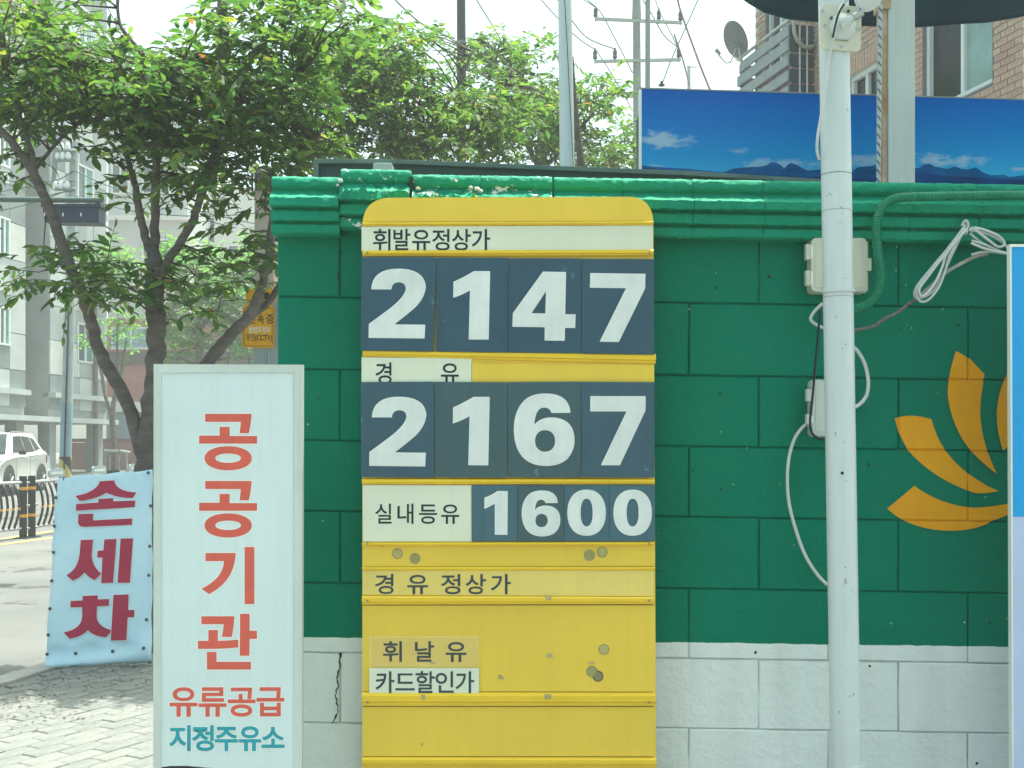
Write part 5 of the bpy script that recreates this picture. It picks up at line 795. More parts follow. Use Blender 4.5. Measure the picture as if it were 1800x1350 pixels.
# flag pole and leaning stick
DF = 5.2
fp = thing('flag_pole', 'tapered white pole with a dark cord rising behind the wall', 'pole', (P(996, 0, DF).x, DF, 0))
MB().tube([Vector((P(997.5, 0, DF).x, DF, 0)), P(997, 298, DF), P(993, 0, DF), P(990, -300, DF)], [R(14.5, DF), R(13.2, DF), R(12, DF), R(10, DF)], 20).build('shaft', m_wht, fp, auto=40)
MB().tube([P(989, -60, DF - .045), P(996, 60, DF - .045), P(1001, 160, DF - .043), (P(1008, 297, DF - .043))], .0018, 5).build('cord', m_cableb, fp)
MB().tube([P(1005, 100, DF + .1), P(1009, 160, DF + .1), P(1016, 240, DF + .1), P(1024, 310, DF + .1), Vector((P(1030, 0, DF).x, DF + .3, 0))], [R(3.5, DF), R(4, DF), R(6, DF), R(8, DF), R(9, DF)], 10).build('wooden_stick', M('old_wood', (.17, .15, .12), .85, .25, 10, .4, 40), None)
ws = bpy.data.objects['wooden_stick']; tag(ws, 'weathered wooden stick leaning beside the white flag pole', 'stick')
# dark awning
m_awn = M('awning_cloth', (.016, .052, .075), .8, .12, 4, .3, 12)
aw = thing('awning', 'dark navy cloth canopy hanging into the upper right corner', 'awning', (P(1560, 0, 4.5).x, 4.5, 3.3))
edge = [(1300, -9), (1318, 4), (1345, 20), (1385, 31), (1440, 36), (1500, 42), (1560, 45), (1620, 45), (1680, 40), (1735, 37), (1790, 28), (1850, 14), (1950, 12), (2050, 20), (2200, 10)]
vv = []; n = 18
for i, (x, y) in enumerate(edge):
    for j in range(n + 1):
        t = j / n; D = 5.4 - 2.2 * t; q = P(x, y, 5.4); q.z += 1.25 * t ** .75 + .03 * math.sin(i * 1.3 + 2) * math.sin(t * 3.1); q.y = D; vv.append(q)
aws = MB().add(vv, [(i * (n + 1) + j, (i + 1) * (n + 1) + j, (i + 1) * (n + 1) + j + 1, i * (n + 1) + j + 1) for i in range(len(edge) - 1) for j in range(n)]).build('canopy_cloth', m_awn, aw, smooth=True)
s_ = aws.modifiers.new('s', 'SOLIDIFY'); s_.thickness = .02; s_ = aws.modifiers.new('b', 'SUBSURF'); s_.levels = s_.render_levels = 1
MB().tube([P(x, y - 1.5, 5.4) for x, y in edge], .012, 8).build('hem', m_awn, aw, smooth=True)

# ------------------------------------------------------------------ brick apartment on the right
BX, BY, BS = 4.709, 10.5, -.235
Bt = Vector((BS, 1, 0)).normalized(); Bn = Vector((-1, BS, 0)).normalized()      # along the wall (away), out of the wall
def bk(px): k = (px - 900) / F; return (BX - BY * k) / (k - BS) * math.sqrt(1 + BS * BS)
def bpt(s, z, out=0.0): return Vector((BX, BY, 0)) + Bt * s + Bn * out + Vector((0, 0, z))
def bz(px, py): s = bk(px); return EYE - (py - HOR) / F * (BY + Bt.y * s)
m_bm = M('brick_mortar', (.62, .63, .59), .9, .1, 12, .3, 120)
m_bricks = [M('brick_%d' % i, c, .85, .15, 30, .35, 120) for i, c in enumerate([(.52, .36, .28), (.56, .40, .31), (.48, .34, .27), (.54, .41, .33)])]
m_wf = M('window_frame', (.66, .72, .70), .4, .03, 5, 0); m_wd = M('dark_pane', (.028, .045, .06), .18, .3, 1.2, 0, spec=.5); m_wl = M('curtained_pane', (.30, .48, .46), .2, .2, 1.5, 0, spec=.5)
m_stone = M('window_reveal', (.20, .22, .22), .8, .1, 8, .2, 60)
ba = thing('brick_apartment', 'tan brick apartment block with white framed windows behind the billboard', 'building', (BX, BY, 0))
ZT = 9.5; SE = bk(1327)
holes = [(bk(1746), bk(1621), 4.80, 6.6), (bk(1551), bk(1489), 4.3, bz(1550, 100)), (bk(1387), bk(1346), 4.6, 8.4)]
def wall_box(s0, s1, z0, z1, d0, d1, mb): mb.prism([bpt(s0, z0, d0), bpt(s1, z0, d0), bpt(s1, z1, d0), bpt(s0, z1, d0)], Bn * (d1 - d0))
mb = MB(); ss = sorted({0, SE} | {h[0] for h in holes} | {h[1] for h in holes})
for a, b in zip(ss, ss[1:]):
    hz = [h for h in holes if h[0] <= a + 1e-6 and h[1] >= b - 1e-6]
    if hz: h = hz[0]; wall_box(a, b, 0, h[2], -.25, -.008, mb); wall_box(a, b, h[3], ZT, -.25, -.008, mb)
    else: wall_box(a, b, 0, ZT, -.25, -.008, mb)
mb.build('wall', m_bm, ba)
MB().prism([Vector((BX, BY, 0)) - Bn * .26 + Bt * .01, Vector((BX, BY, 0)) - Bn * .26 + Bt * SE, Vector((BX, BY, 0)) - Bn * 5 + Bt * SE, Vector((BX, BY, 0)) - Bn * 5 + Bt * .01], (0, 0, ZT)).build('wall', m_bm, ba)
bw = .195; bh = .057; ph = .0675; bmsh = []
for m in m_bricks:
    me = slab_mesh('brick', bw, .03, bh, .003, m); me.transform(Matrix.Translation((0, 0, bh))); bmsh.append(me)
ang = math.atan2(Bt.y, Bt.x); cand = []
for r in range(int(4.0 / ph), int(8.6 / ph)):
    z = r * ph
    for i in range(-1, int(SE / .205)):
        s = (i + (.5 if r % 2 else 0)) * .205 + bw / 2 + .002; l0, l1 = s - bw / 2, s + bw / 2
        l0 = max(l0, 0.0); l1 = min(l1, SE)
        for h in holes:
            if z + bh > h[2] and z < h[3]:
                if l0 < h[0] < l1: l1 = h[0]
                elif l0 < h[1] < l1: l0 = h[1]
                elif l0 >= h[0] and l1 <= h[1]: l1 = l0
        if l1 - l0 < .02: continue
        whole = abs(l1 - l0 - bw) < 1e-4
        if r * ph > holes[1][3] and r * ph < holes[1][3] + .2 and l1 > holes[1][0] - .1 and l0 < holes[1][1] + .1: continue
        p = bpt(s, z); px = 900 + F * p.x / p.y; py = HOR - F * (p.z - EYE) / p.y
        occl = 1438 < px < 1492 or 1543 < px < 1610 or py < 22 or py > topy(px) + 12 or px > 1806
        cand.append((occl or not whole, p.y, s, z, l0, l1))
cand.sort(); rest = MB()
for k, (oc, _, s, z, l0, l1) in enumerate(cand):
    if k < 285 and not oc:
        o = link(bpy.data.objects.new('brick', random.choice(bmsh)), ba); o.location = bpt(s, z, -.010) - Vector(ba.location); o.rotation_euler = (0, 0, ang)
    else: wall_box(l0, l1, z, z + bh, -.01, .004, rest)
h = holes[1]
for i in range(int((h[1] - h[0] + .2) / .0675)):
    s = h[0] - .1 + i * .0675; wall_box(s, s + .058, h[3] + .004, h[3] + .196, -.01, .005, rest)
for r in range(int(3.8 / ph), int(8.6 / ph)): # corner return
    for i in range(3):
        a = Vector((BX, BY, r * ph)) - Bn * (.005 + i * .205 + (.1 if r % 2 else 0)); b = a - Bn * .19
        rest.prism([a + Bt * .02, b + Bt * .02, b - Bt * .005, a - Bt * .005], (0, 0, bh))
tag(rest.build('brick', m_bricks[1], ba), kind='stuff')
def bwindow(h, panes, frame=.05, sill=True):
    wn = MB(); s0, s1, z0, z1 = h
    wall_box(s0, s0 + .02, z0, z1, -.2, .0, wn); wall_box(s1 - .02, s1, z0, z1, -.2, .0, wn); wall_box(s0, s1, z0 - .0, z0 + .02, -.2, .01, wn)
    w_ = wn.build('window', m_stone, ba)
    f = MB(); wall_box(s0 + .02, s0 + .02 + frame, z0 + .02, z1, -.12, -.04, f); wall_box(s1 - .02 - frame, s1 - .02, z0 + .02, z1, -.12, -.04, f); wall_box(s0 + .02, s1 - .02, z0 + .02, z0 + .02 + frame * 1.3, -.118, -.042, f); wall_box(s0 + .02, s1 - .02, z1 - frame, z1, -.118, -.042, f)
    for a, b, mt in panes:
        a = s0 + (s1 - s0) * a; b = s0 + (s1 - s0) * b
        g = MB(); wall_box(a, b, z0 + .05, z1 - .03, -.10, -.09, g); g.build('pane', mt, w_)
        wall_box(b - frame * .7, b + frame * .3, z0 + .05, z1 - .03, -.11, -.05, f)
    f.build('frame', m_wf, w_)
bwindow(holes[0], [(.03, .48, m_wl), (.48, .97, m_wd)]); bwindow(holes[1], [(.03, .55, m_wd), (.55, .97, m_wd)], .06); bwindow(holes[2], [(.03, .5, m_wl), (.5, .97, m_wd)])
# balcony
bs0 = bk(1432); OUT = .36
bl = thing('balcony', 'grey slatted steel balcony with a round top rail on the brick block', 'balcony', tuple(bpt(bs0, 5.2)))
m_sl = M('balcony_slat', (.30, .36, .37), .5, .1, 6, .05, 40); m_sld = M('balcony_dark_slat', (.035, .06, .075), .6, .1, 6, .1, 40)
m_str = M('galvanised_rail', (.55, .58, .56), .35, .1, 10, .05, 40, metal=.5)
kk = (1387 - 900) / F; 
def proj(v): return 900 + F * v.x / v.y, HOR - F * (v.z - EYE) / v.y
s1 = bs0
while proj(bpt(s1, 6, OUT))[0] > 1298: s1 += .02
zf = lambda y: EYE - (y - HOR) / F * bpt(bs0, 0, OUT).y
for i, (ya, yb) in enumerate(((45, 63), (69, 88), (96, 114), (123, 141), (150, 168), (176, 194))):
    g = MB(); wall_box(bs0, s1 - (.1 if i == 0 else 0), zf(yb), zf(ya), OUT - .015, OUT + .012, g); g.build('slat', m_sl, bl, bevel=.003)
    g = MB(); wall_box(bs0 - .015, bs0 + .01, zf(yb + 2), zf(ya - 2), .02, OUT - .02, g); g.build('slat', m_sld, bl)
    g = MB(); wall_box(s1 - .02, s1, zf(yb), zf(ya), .02, OUT - .02, g); g.build('slat', m_sl, bl)
for s in (bs0 + .02, (bs0 * 2 + s1) / 3, (bs0 + 2 * s1) / 3, s1 - .03): MB().tube([bpt(s, zf(196), OUT - .04), bpt(s, zf(33), OUT - .04)], .018, 8).build('post', m_sl, bl)
MB().tube([bpt(bs0 - .01, zf(33), OUT - .02), bpt(s1 + .05, zf(33), OUT - .02)], .022, 10).build('rail', m_str, bl, auto=40)
MB().tube([bpt(bs0 - .01, zf(33), OUT - .02), bpt(bs0 - .01, zf(33), .02)], .022, 10).build('rail', m_str, bl, auto=40)
g = MB(); wall_box(bs0 - .02, s1, zf(225), zf(205), .0, OUT, g); g.build('floor', m_stone, bl)
for s in (.12, .22): MB().tube([bpt(bs0 - .03, zf(190), s), bpt(bs0 - .03, zf(45), s)], .012, 6).build('post', m_str, bl)
g = MB(); wall_box(bs0 + .35, bs0 + .95, zf(185), zf(98), .16, .20, g); tag(g.build('hanging_quilt', M('quilt', (.50, .30, .52), .9, .2, 6, .3, 10)), 'pink quilt hung behind the slats of the balcony', 'quilt')
ap = MB().tube([bpt(bs0 - .04, zf(30), OUT - .04), bpt(bs0 - .06, zf(60), OUT - .05), bpt(bs0 - .07, zf(74), OUT - .09), bpt(bs0 - .07, zf(83), OUT - .16), bpt(bs0 - .07, zf(84), OUT - .24), bpt(bs0 - .05, zf(80), .03)], .026, 10).build('drain_hose', M('grey_hose', (.30, .33, .30), .6, .1, 20, .1, 60), None, smooth=True)
tag(ap, 'thick grey hose bent around the near corner of the balcony', 'hose')
# satellite dish
DD = bpt(s1, 0, OUT).y
sd = thing('satellite_dish', 'round grey satellite dish on an arm at the end of the balcony', 'satellite dish', tuple(P(1303, 108, DD)))
m_dish = M('dish_grey', (.34, .36, .34), .55, .06, 6, .05, 50)
c = P(1293, 70, DD); ax = Vector((.62, -.75, .05)).normalized()
MB().lathe(c, ax, [(.0, R(33, DD)), (.006, R(33.5, DD)), (-.03, R(26, DD)), (-.06, R(14, DD)), (-.07, .002)][::-1], 32).build('reflector', m_dish, sd, auto=50)
MB().lathe(c - ax * .004, ax, [(-.08, .05), (-.06, .055)], 12).build('bracket', m_rod, sd)
for a, b in (((1294, 85), (1284, 110)), ((1284, 110), (1276, 111)), ((1276, 111), (1262, 95)), ((1298, 85), (1303, 108)), ((1290, 100), (1304, 110))):
    MB().tube([P(*a, DD - .1), P(*b, DD - .12)], .009, 6).build('arm', m_str, sd)
MB().tube([P(1258, 87, DD - .14), P(1266, 95, DD - .12)], [.03, .02], 10).build('receiver', m_dish, sd)
for i in range(6):
    an = i; MB().box(tuple(c + ax * .0 + Vector((math.cos(an) * .06, -.03, -.1 + math.sin(an) * .05))), tuple(c + Vector((math.cos(an) * .06 + .015, -.01, -.085 + math.sin(an) * .05)))).build('fitting', m_rod, sd)

# ------------------------------------------------------------------ poles and wires against the sky
m_conc = M('pole_concrete', (.24, .27, .26), .8, .12, 4, .2, 30, streak=.2); m_gal = M('pole_steel', (.22, .25, .25), .6, .1, 4, .05, 30)
def gnd(px, D): p = P(px, 0, D); return Vector((p.x, D, gz(D) - .1))
DU = 26
up = thing('utility_pole', 'concrete power pole with two crossarms standing left of the billboard', 'utility pole', tuple(gnd(1120, DU)))
MB().tube([gnd(1121, DU), P(1120.5, 250, DU), P(1119, 30, DU)], [R(9.5, DU), R(7.5, DU), R(6.5, DU)], 14).build('shaft', m_conc, up, auto=40)
MB().tube([P(1119, 34, DU), P(1119, 8, DU), P(1118, -50, DU)], [R(8.5, DU), R(7.5, DU), R(6, DU)], 12).build('cap', m_gal, up, auto=40)
m_arm = M('crossarm', (.36, .42, .36), .7, .1, 8, .1, 30); m_ins = M('insulator', (.055, .045, .045), .35, .1, 10, 0)
for (xa, ya, xb, yb, ins) in ((1046, 32, 1199, 39, ((1047, 33), (1158, 37), (1196, 39))), (1046, 107, 1197, 104, ((1046, 107), (1081, 106), (1193, 104)))):
    MB().prism([P(xa, ya - 2.2, DU - .12), P(xa, ya + 2.2, DU - .12), P(xb, yb + 2.2, DU - .12), P(xb, yb - 2.2, DU - .12)], (0, .08, 0)).build('crossarm', m_arm, up)
    for x, y in ins:
        c = P(x, y - 1, DU - .08); q = R(1, DU)
        MB().lathe(c, (0, 0, 1), [(0, q * 2), (q * 2, q * 2.2), (q * 3, q * 4), (q * 7, q * 4), (q * 8, q * 3), (q * 11, q * 4), (q * 15, q * 3.6), (q * 18, q * 2), (q * 21, q * 1.6)], 10).build('insulator', m_ins, up, auto=50)
        MB().tube([c, P(x, y + 5, DU - .08)], q * 1.2, 6).build('pin', m_gal, up)
MB().tube([gnd(1137, 22), P(1139, -80, 22)], [R(5, 22), R(4.5, 22)], 12).build('steel_mast', m_gal, None, auto=40)
tag(bpy.data.objects['steel_mast'], 'thin grey steel mast right beside the concrete power pole', 'mast')
MB().tube([gnd(812, 15), P(811, 80, 15), P(810, -80, 15)], [R(9, 15), R(8, 15), R(7.6, 15)], 12).build('shaft', M('dark_pole', (.06, .075, .08), .6, .1, 4, .1, 30), None, auto=40)
dp = bpy.data.objects['shaft'] if False else None
for o in list(COL.objects):
    if o.name.startswith('shaft') and o.parent is None:
        o.name = 'street_pole'; tag(o, 'dark street pole rising through the tree crown above the price sign', 'pole')
        c = P(811, 78, 15); rb_ = MB().tube([c, c + Vector((0, 0, .04))], R(8.6, 15), 12).build('collar', m_gal, o)
MB().tube([gnd(1211, 60), P(1211, 116, 60)], [R(4, 60), R(3, 60)], 8).build('distant_pole', m_conc, None); dpo = bpy.data.objects['distant_pole']; tag(dpo, 'small distant pole seen below the satellite dish', 'pole')
MB().tube([P(1207, 117, 60), P(1224, 118, 60)], R(1.3, 60), 6).build('arm', m_conc, dpo)
m_wire = M('wire_green', (.10, .16, .15), .6, .1, 5, 0); m_wire2 = M('wire_brown', (.24, .20, .15), .6, .1, 5, 0)
wires = [([(640, -60), (695, 0), (735, 37), (766, 55), (800, 68)], 1.7, 'thick sagging wire above the second tree, left of the street pole'), ([(810, -50), (838, 0), (870, 52), (890, 90)], 1.2, 'wire dropping just right of the dark street pole'),
  ([(930, -30), (952, 0), (990, 42), (1020, 70), (1048, 88)], 1.1, 'wire running behind the flag pole to the left lower insulator'), ([(960, -30), (1007, 38), (1035, 68), (1081, 86)], 1.2, 'wire curving from the flag pole to the second lower insulator'),
  ([(1010, -10), (1047, 13), (1060, 28), (1081, 68), (1112, 128)], 1.0, 'wire crossing from the upper left insulator down to the pole'), ([(1048, 88), (1075, 130), (1112, 194)], .9, 'wire falling from the lower left insulator behind the tree'),
  ([(1130, 0), (1145, 24), (1168, 63), (1193, 84)], 1.1, 'wire curving down to the lower right insulator'), ([(1150, -10), (1158, 18), (1175, 50), (1193, 86)], .9, 'second wire ending at the lower right insulator'),
  ([(1240, -30), (1220, 15), (1200, 60), (1180, 105), (1163, 150)], 1.1, 'diagonal wire slanting down to the top of the billboard'), ([(1190, -10), (1196, 18), (1218, 80), (1232, 118), (1249, 160)], 2.0, 'thick brown wire right of the insulators'),
  ([(1185, 60), (1200, 104), (1212, 150)], 1.6, 'short brown wire beside the small distant pole'), ([(1031, -2), (1047, 12)], .9, 'short wire reaching the upper left insulator')]
for pts, r_, lab in wires: cable('power_line', [(x, y, DU - .1) for x, y in pts], DU, r_, m_wire2 if 'brown' in lab else m_wire, lab, 5)
# ------------------------------------------------------------------ grey panelled apartment on the left
GX, GY, GS = -17.1, 38.0, .15
Gt = Vector((GS, 1, 0)).normalized(); Gn = Vector((1, -GS, 0)).normalized()
def gs(px): k = (px - 900) / F; return (GX - GY * k) / (k - GS) * math.sqrt(1 + GS * GS)
def gpt(s, z, out=0.0): return Vector((GX, GY, 0)) + Gt * s + Gn * out + Vector((0, 0, z))
def gzz(px, py): s = gs(px); return EYE - (py - HOR) / F * gpt(s, 0).y
def gbox(s0, s1, z0, z1, d0, d1, mb=None):
    mb = mb or MB(); return mb.prism([gpt(s0, z0, d0), gpt(s1, z0, d0), gpt(s1, z1, d0), gpt(s0, z1, d0)], Gn * (d1 - d0))
m_gp = [M('facade_panel_%d' % i, c, .8, .08, 1.5, .1, 20, streak=.15) for i, c in enumerate([(.46, .51, .50), (.33, .38, .38), (.20, .245, .25), (.54, .57, .54)])]
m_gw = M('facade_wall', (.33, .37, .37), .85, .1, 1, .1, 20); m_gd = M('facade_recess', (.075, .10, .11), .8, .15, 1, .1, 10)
m_glass = M('far_window_glass', (.10, .17, .19), .15, .3, .8, 0); m_teal = M('teal_curtain', (.10, .34, .32), .4, .2, 2, 0)
ga = thing('panelled_apartment', 'pale grey apartment block with chequered facade panels on the far left', 'building', tuple(gpt(0, .3)))
S0, S1, ZB, ZTOP = -6.0, gs(188), 2.42, 24.0
r0, r1 = gs(45), gs(88)
gw_list = []
for fl in range(7):
    zc = 5.35 + fl * 3.0
    gw_list += [(gs(136), gs(164), zc - .75, zc + .75), (gs(-2), gs(17), zc - .55, zc + .75)]
for a, b in ((S0, r0), (r1, S1)):
    gbox(a, b, ZB, ZTOP, -7, -.06).build('wall', m_gw, ga)
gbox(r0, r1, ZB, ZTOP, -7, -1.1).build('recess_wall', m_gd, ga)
rnd = random.Random(3)
for a, b, nc in ((S0, r0, 8), (r1, S1, 4)):
    for i in range(nc):
        s0 = a + (b - a) * i / nc; s1_ = a + (b - a) * (i + 1) / nc
        for j in range(17):
            z0 = ZB + .35 + j * 1.25; z1 = z0 + 1.235
            if proj(gpt(s1_, z0))[0] < -10 or z0 > 20: continue
            hit = [h for h in gw_list if h[0] < s1_ - .02 and h[1] > s0 + .02 and h[2] < z1 and h[3] > z0]
            m = m_gp[rnd.choice([0, 0, 1, 3, 2, 1])]
            segs = [(s0, s1_, z0, z1)]
            if hit:
                h = hit[0]; segs = [q for q in ((s0, max(s0, h[0]), z0, z1), (min(s1_, h[1]), s1_, z0, z1), (max(s0, h[0]), min(s1_, h[1]), z0, h[2]), (max(s0, h[0]), min(s1_, h[1]), h[3], z1)) if q[1] - q[0] > .05 and q[3] - q[2] > .05]
            if segs:
                mb = MB()
                for q in segs: gbox(q[0] + .008, q[1] - .008, q[2] + .008, q[3] - .008, -.06, .0, mb)
                mb.build('panel', m, ga)
for j in range(9): # tonal panels in the recess
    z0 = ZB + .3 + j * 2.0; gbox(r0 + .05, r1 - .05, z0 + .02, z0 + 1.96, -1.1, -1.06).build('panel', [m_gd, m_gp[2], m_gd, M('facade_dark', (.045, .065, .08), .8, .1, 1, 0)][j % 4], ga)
for s in (r0 + .12, r0 + .30, r0 + .46): MB().tube([gpt(s, ZB, -.9), gpt(s, ZTOP, -.9)], .05, 6).build('drain_pipe', m_gd, ga)
for a, b, z, d in ((S0, r0, 3.3, .22), (r1, S1, 3.3, .22), (S0, S1, ZB - .02, .5)): gbox(a, b, z - .12, z + .06, -.3 if z > 3 else -7, d).build('ledge', m_gp[0], ga)
for h in gw_list:
    if proj(gpt(h[1], h[2]))[0] < 0: continue
    mb = MB(); f = .07
    gbox(h[0], h[0] + f, h[2], h[3], -.05, .03, mb); gbox(h[1] - f, h[1], h[2], h[3], -.05, .03, mb); gbox(h[0], h[1], h[2], h[2] + f, -.05, .035, mb); gbox(h[0], h[1], h[3] - f, h[3], -.05, .035, mb); gbox((h[0] + h[1]) / 2 - .04, (h[0] + h[1]) / 2 + .04, h[2], h[3], -.05, .025, mb)
    w_ = mb.build('window', m_wf, ga); gbox(h[0] + f, (h[0] + h[1]) / 2, h[2] + f, h[3] - f, -.045, -.03).build('pane', m_glass, w_); gbox((h[0] + h[1]) / 2, h[1] - f, h[2] + f, h[3] - f, -.045, -.035).build('pane', m_teal, w_)
for s in (S0 + .5, -1.5, r0 - .3, r1 + .2, S1 - .5): gbox(s, s + .45, -.2, ZB, -.6, -.15).build('column', m_gp[1], ga)
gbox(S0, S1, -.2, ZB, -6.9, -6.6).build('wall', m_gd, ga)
# balcony rail near the top
zt = gzz(120, 40); mb = MB()
gbox(r1, S1, zt - 1.15, zt - 1.0, 0, .8).build('balcony_floor', m_gp[0], ga)
for i in range(26):
    s = r1 + (S1 - r1) * i / 25; MB().tube([gpt(s, zt - 1.0, .78), gpt(s, zt, .78)], .018, 4).build('baluster', m_wf, ga)
for z in (zt, zt - .12, zt - 1.0): MB().tube([gpt(r1, z, .78), gpt(S1, z, .78)], .03, 6).build('handrail', m_wf, ga)
# pale block behind
def face(name, label, cat, px0, px1, py0, D, depth, mat, wins, roof=None):
    a, b = P(px0, py0, D), P(px1, py0, D); t = thing(name, label, cat, (a.x + (b.x - a.x) / 2, D, gz(D)))
    MB().box((a.x, D, gz(D) - .3), (b.x, D + depth, a.z)).build('wall', mat, t)
    for (x0, y0, x1, y1, gm) in wins:
        u, v = P(x0, y0, D), P(x1, y1, D); f = R(3, D); mb = MB()
        mb.box((u.x, D - .06, v.z), (u.x + f, D - .002, u.z)); mb.box((v.x - f, D - .06, v.z), (v.x, D - .002, u.z)); mb.box((u.x + f, D - .058, v.z), (v.x - f, D - .002, v.z + f)); mb.box((u.x + f, D - .058, u.z - f), (v.x - f, D - .002, u.z)); mb.box(((u.x + v.x) / 2 - f / 2, D - .05, v.z + f), ((u.x + v.x) / 2 + f / 2, D - .002, u.z - f))
        w_ = mb.build('window', m_wf, t); MB().box((u.x + f, D - .03, v.z + f), (v.x - f, D - .001, u.z - f)).build('pane', gm, w_)
    return t
m_pale = M('pale_render', (.50, .55, .53), .85, .08, .5, .1, 5, streak=.12); m_palew = M('white_render', (.68, .72, .68), .85, .08, .5, .1, 5, streak=.1)
pb2 = face('pale_apartment', 'pale plastered building behind the middle of the large tree', 'building', 190, 330, 130, 53, 8, m_pale, [(196, 288, 228, 342, m_glass), (196, 170, 228, 224, m_glass), (250, 288, 300, 342, m_glass), (250, 420, 300, 470, m_glass), (250, 170, 300, 224, m_glass)])
for y in (380, 500): u = P(190, y, 53); v = P(330, y + 8, 53); MB().box((u.x - .1, 52.8, v.z), (v.x + .1, 52.98, u.z)).build('ledge', m_palew, pb2)
wb = face('white_house', 'white low house glimpsed through the leaves left of the green wall', 'building', 330, 484, 330, 57, 7, m_palew, [(400, 430, 440, 480, m_glass), (345, 380, 380, 430, m_glass)])
# red walled building with coloured bands
m_red2 = M('pink_red_wall', (.42, .19, .18), .85, .12, 1, .15, 12, streak=.15); m_blu2 = M('blue_grey_band', (.26, .33, .38), .85, .1, 1, .1, 10); m_drk = M('dark_band', (.12, .09, .09), .85, .1, 2, .1, 10)
rd = face('red_building', 'dusky red building with blue stickered windows across the road', 'building', 187, 486, 560, 47, 6, m_red2, [(196, 575, 266, 614, M('sticker_window', (.12, .30, .50), .3, .5, 3, 0, col2=(.40, .45, .45))), (345, 600, 390, 640, M('light_window', (.3, .5, .55), .3, .3, 3, 0)), (400, 600, 440, 640, m_glass)])
def band(x0, y0, x1, y1, m, d, y0b=None):
    MB().prism([P(x0, y0, 47 - d), P(x0, y1, 47 - d), P(x1, y1, 47 - d), P(x1, y0b or y0, 47 - d)], (0, d - .001, 0)).build('band', m, rd)
band(187, 618, 486, 642, m_drk, .06); band(187, 705, 486, 724, m_palew, .12, 712); band(187, 725, 486, 771, m_blu2, .03); band(120, 771, 486, 777, M('dado_line', (.22, .10, .10), .8, .1, 2, 0), .05); band(120, 778, 486, 846, M('dusky_dado', (.33, .17, .17), .85, .12, 1, .15, 10), .04)
MB().box((P(150, 0, 47).x, 47, gz(47) - .3), (P(187, 0, 47).x, 52, P(0, 771, 47).z)).build('garden_wall', m_red2, rd)
# concrete louvred post
lp = thing('louvred_pillar', 'beige concrete pillar with a louvred cap between the tree and the wall corner', 'pillar', tuple(gnd(462, 13)))
MB().box((P(447, 0, 13).x, 13, 0), (P(481, 0, 13).x, 13.25, P(0, 300, 13).z)).build('shaft', M('beige_concrete', (.38, .33, .28), .85, .12, 3, .2, 30, streak=.15), lp, bevel=.01)
for i in range(6): MB().box((P(443 + i * 6.5, 0, 13).x, 12.95, P(0, 336, 13).z), (P(446 + i * 6.5, 0, 13).x, 12.985, P(0, 306, 13).z)).build('louvre', m_gd, lp)
MB().box((P(438, 0, 13).x, 12.9, P(0, 304, 13).z), (P(484, 0, 13).x, 13.3, P(0, 294, 13).z)).build('cap', m_palew, lp, bevel=.01)
# slanted white canopy roof at far left, striped utility pole
m_pgrey = M('pole_grey', (.34, .40, .40), .7, .1, 4, .1, 30, streak=.2); m_wrap = M('pole_wrap', (.22, .33, .38), .6, .1, 4, .1, 30)
DK = 23
sp = thing('striped_pole', 'grey concrete utility pole with yellow and black stripes at its foot, left of the trees', 'utility pole', tuple(gnd(114, DK)))
def kp(y): return P(131 - (y - 255) * .029, y, DK)
MB().tube([kp(250), kp(708)], [R(7, DK), R(9.6, DK)], 16).build('shaft', m_pgrey, sp, auto=40)
MB().tube([kp(708.5), kp(802)], [R(9.8, DK), R(10, DK)], 16).build('wrap', m_wrap, sp, auto=40)
g0 = gnd(113, DK)
n = 5; pts = [kp(802.5).lerp(g0 + Vector((0, 0, 0)), i / n) for i in range(n + 1)]
ms_ = bpy.data.materials.new('hazard_stripes'); t_, b_ = nodes(ms_); wv = t_.nodes.new('ShaderNodeTexWave'); wv.bands_direction = 'DIAGONAL'; wv.inputs['Scale'].default_value = 1.15; wv.wave_profile = 'SIN'
tc_ = t_.nodes.new('ShaderNodeTexCoord'); t_.links.new(tc_.outputs['Object'], wv.inputs[0]); rr_ = t_.nodes.new('ShaderNodeValToRGB'); rr_.color_ramp.interpolation = 'CONSTANT'; rr_.color_ramp.elements[0].color = (.03, .03, .03, 1); rr_.color_ramp.elements[1].position = .5; rr_.color_ramp.elements[1].color = (.42, .36, .10, 1)
t_.links.new(wv.outputs[0], rr_.inputs[0]); t_.links.new(rr_.outputs[0], b_.inputs[0])
MB().tube(pts, R(10.6, DK), 16).build('warning_band', ms_, sp, auto=40)
MB().tube([kp(500) + Vector((.03, -.13, 0)), kp(835) + Vector((.03, -.13, 0))], .018, 6).build('conduit', m_cableb, sp)
for y, w_ in ((268, 30), (284, 26), (335, 28)):
    a, b = kp(y) + Vector((-R(w_, DK), -.12, 0)), kp(y) + Vector((R(8, DK), -.12, 0)); MB().tube([a, b], .035, 6).build('crossarm', m_gal, sp)
    for k in range(3): q = a.lerp(b, k * .3); MB().lathe(q, (0, 0, 1), [(0, .03), (.05, .06), (.12, .05), (.16, .03)], 8).build('insulator', m_wf, sp)
MB().tube([kp(262) + Vector((-.32, -.12, 0)), kp(330) + Vector((-.36, -.12, 0))], .05, 8).build('bracket', m_gal, sp)
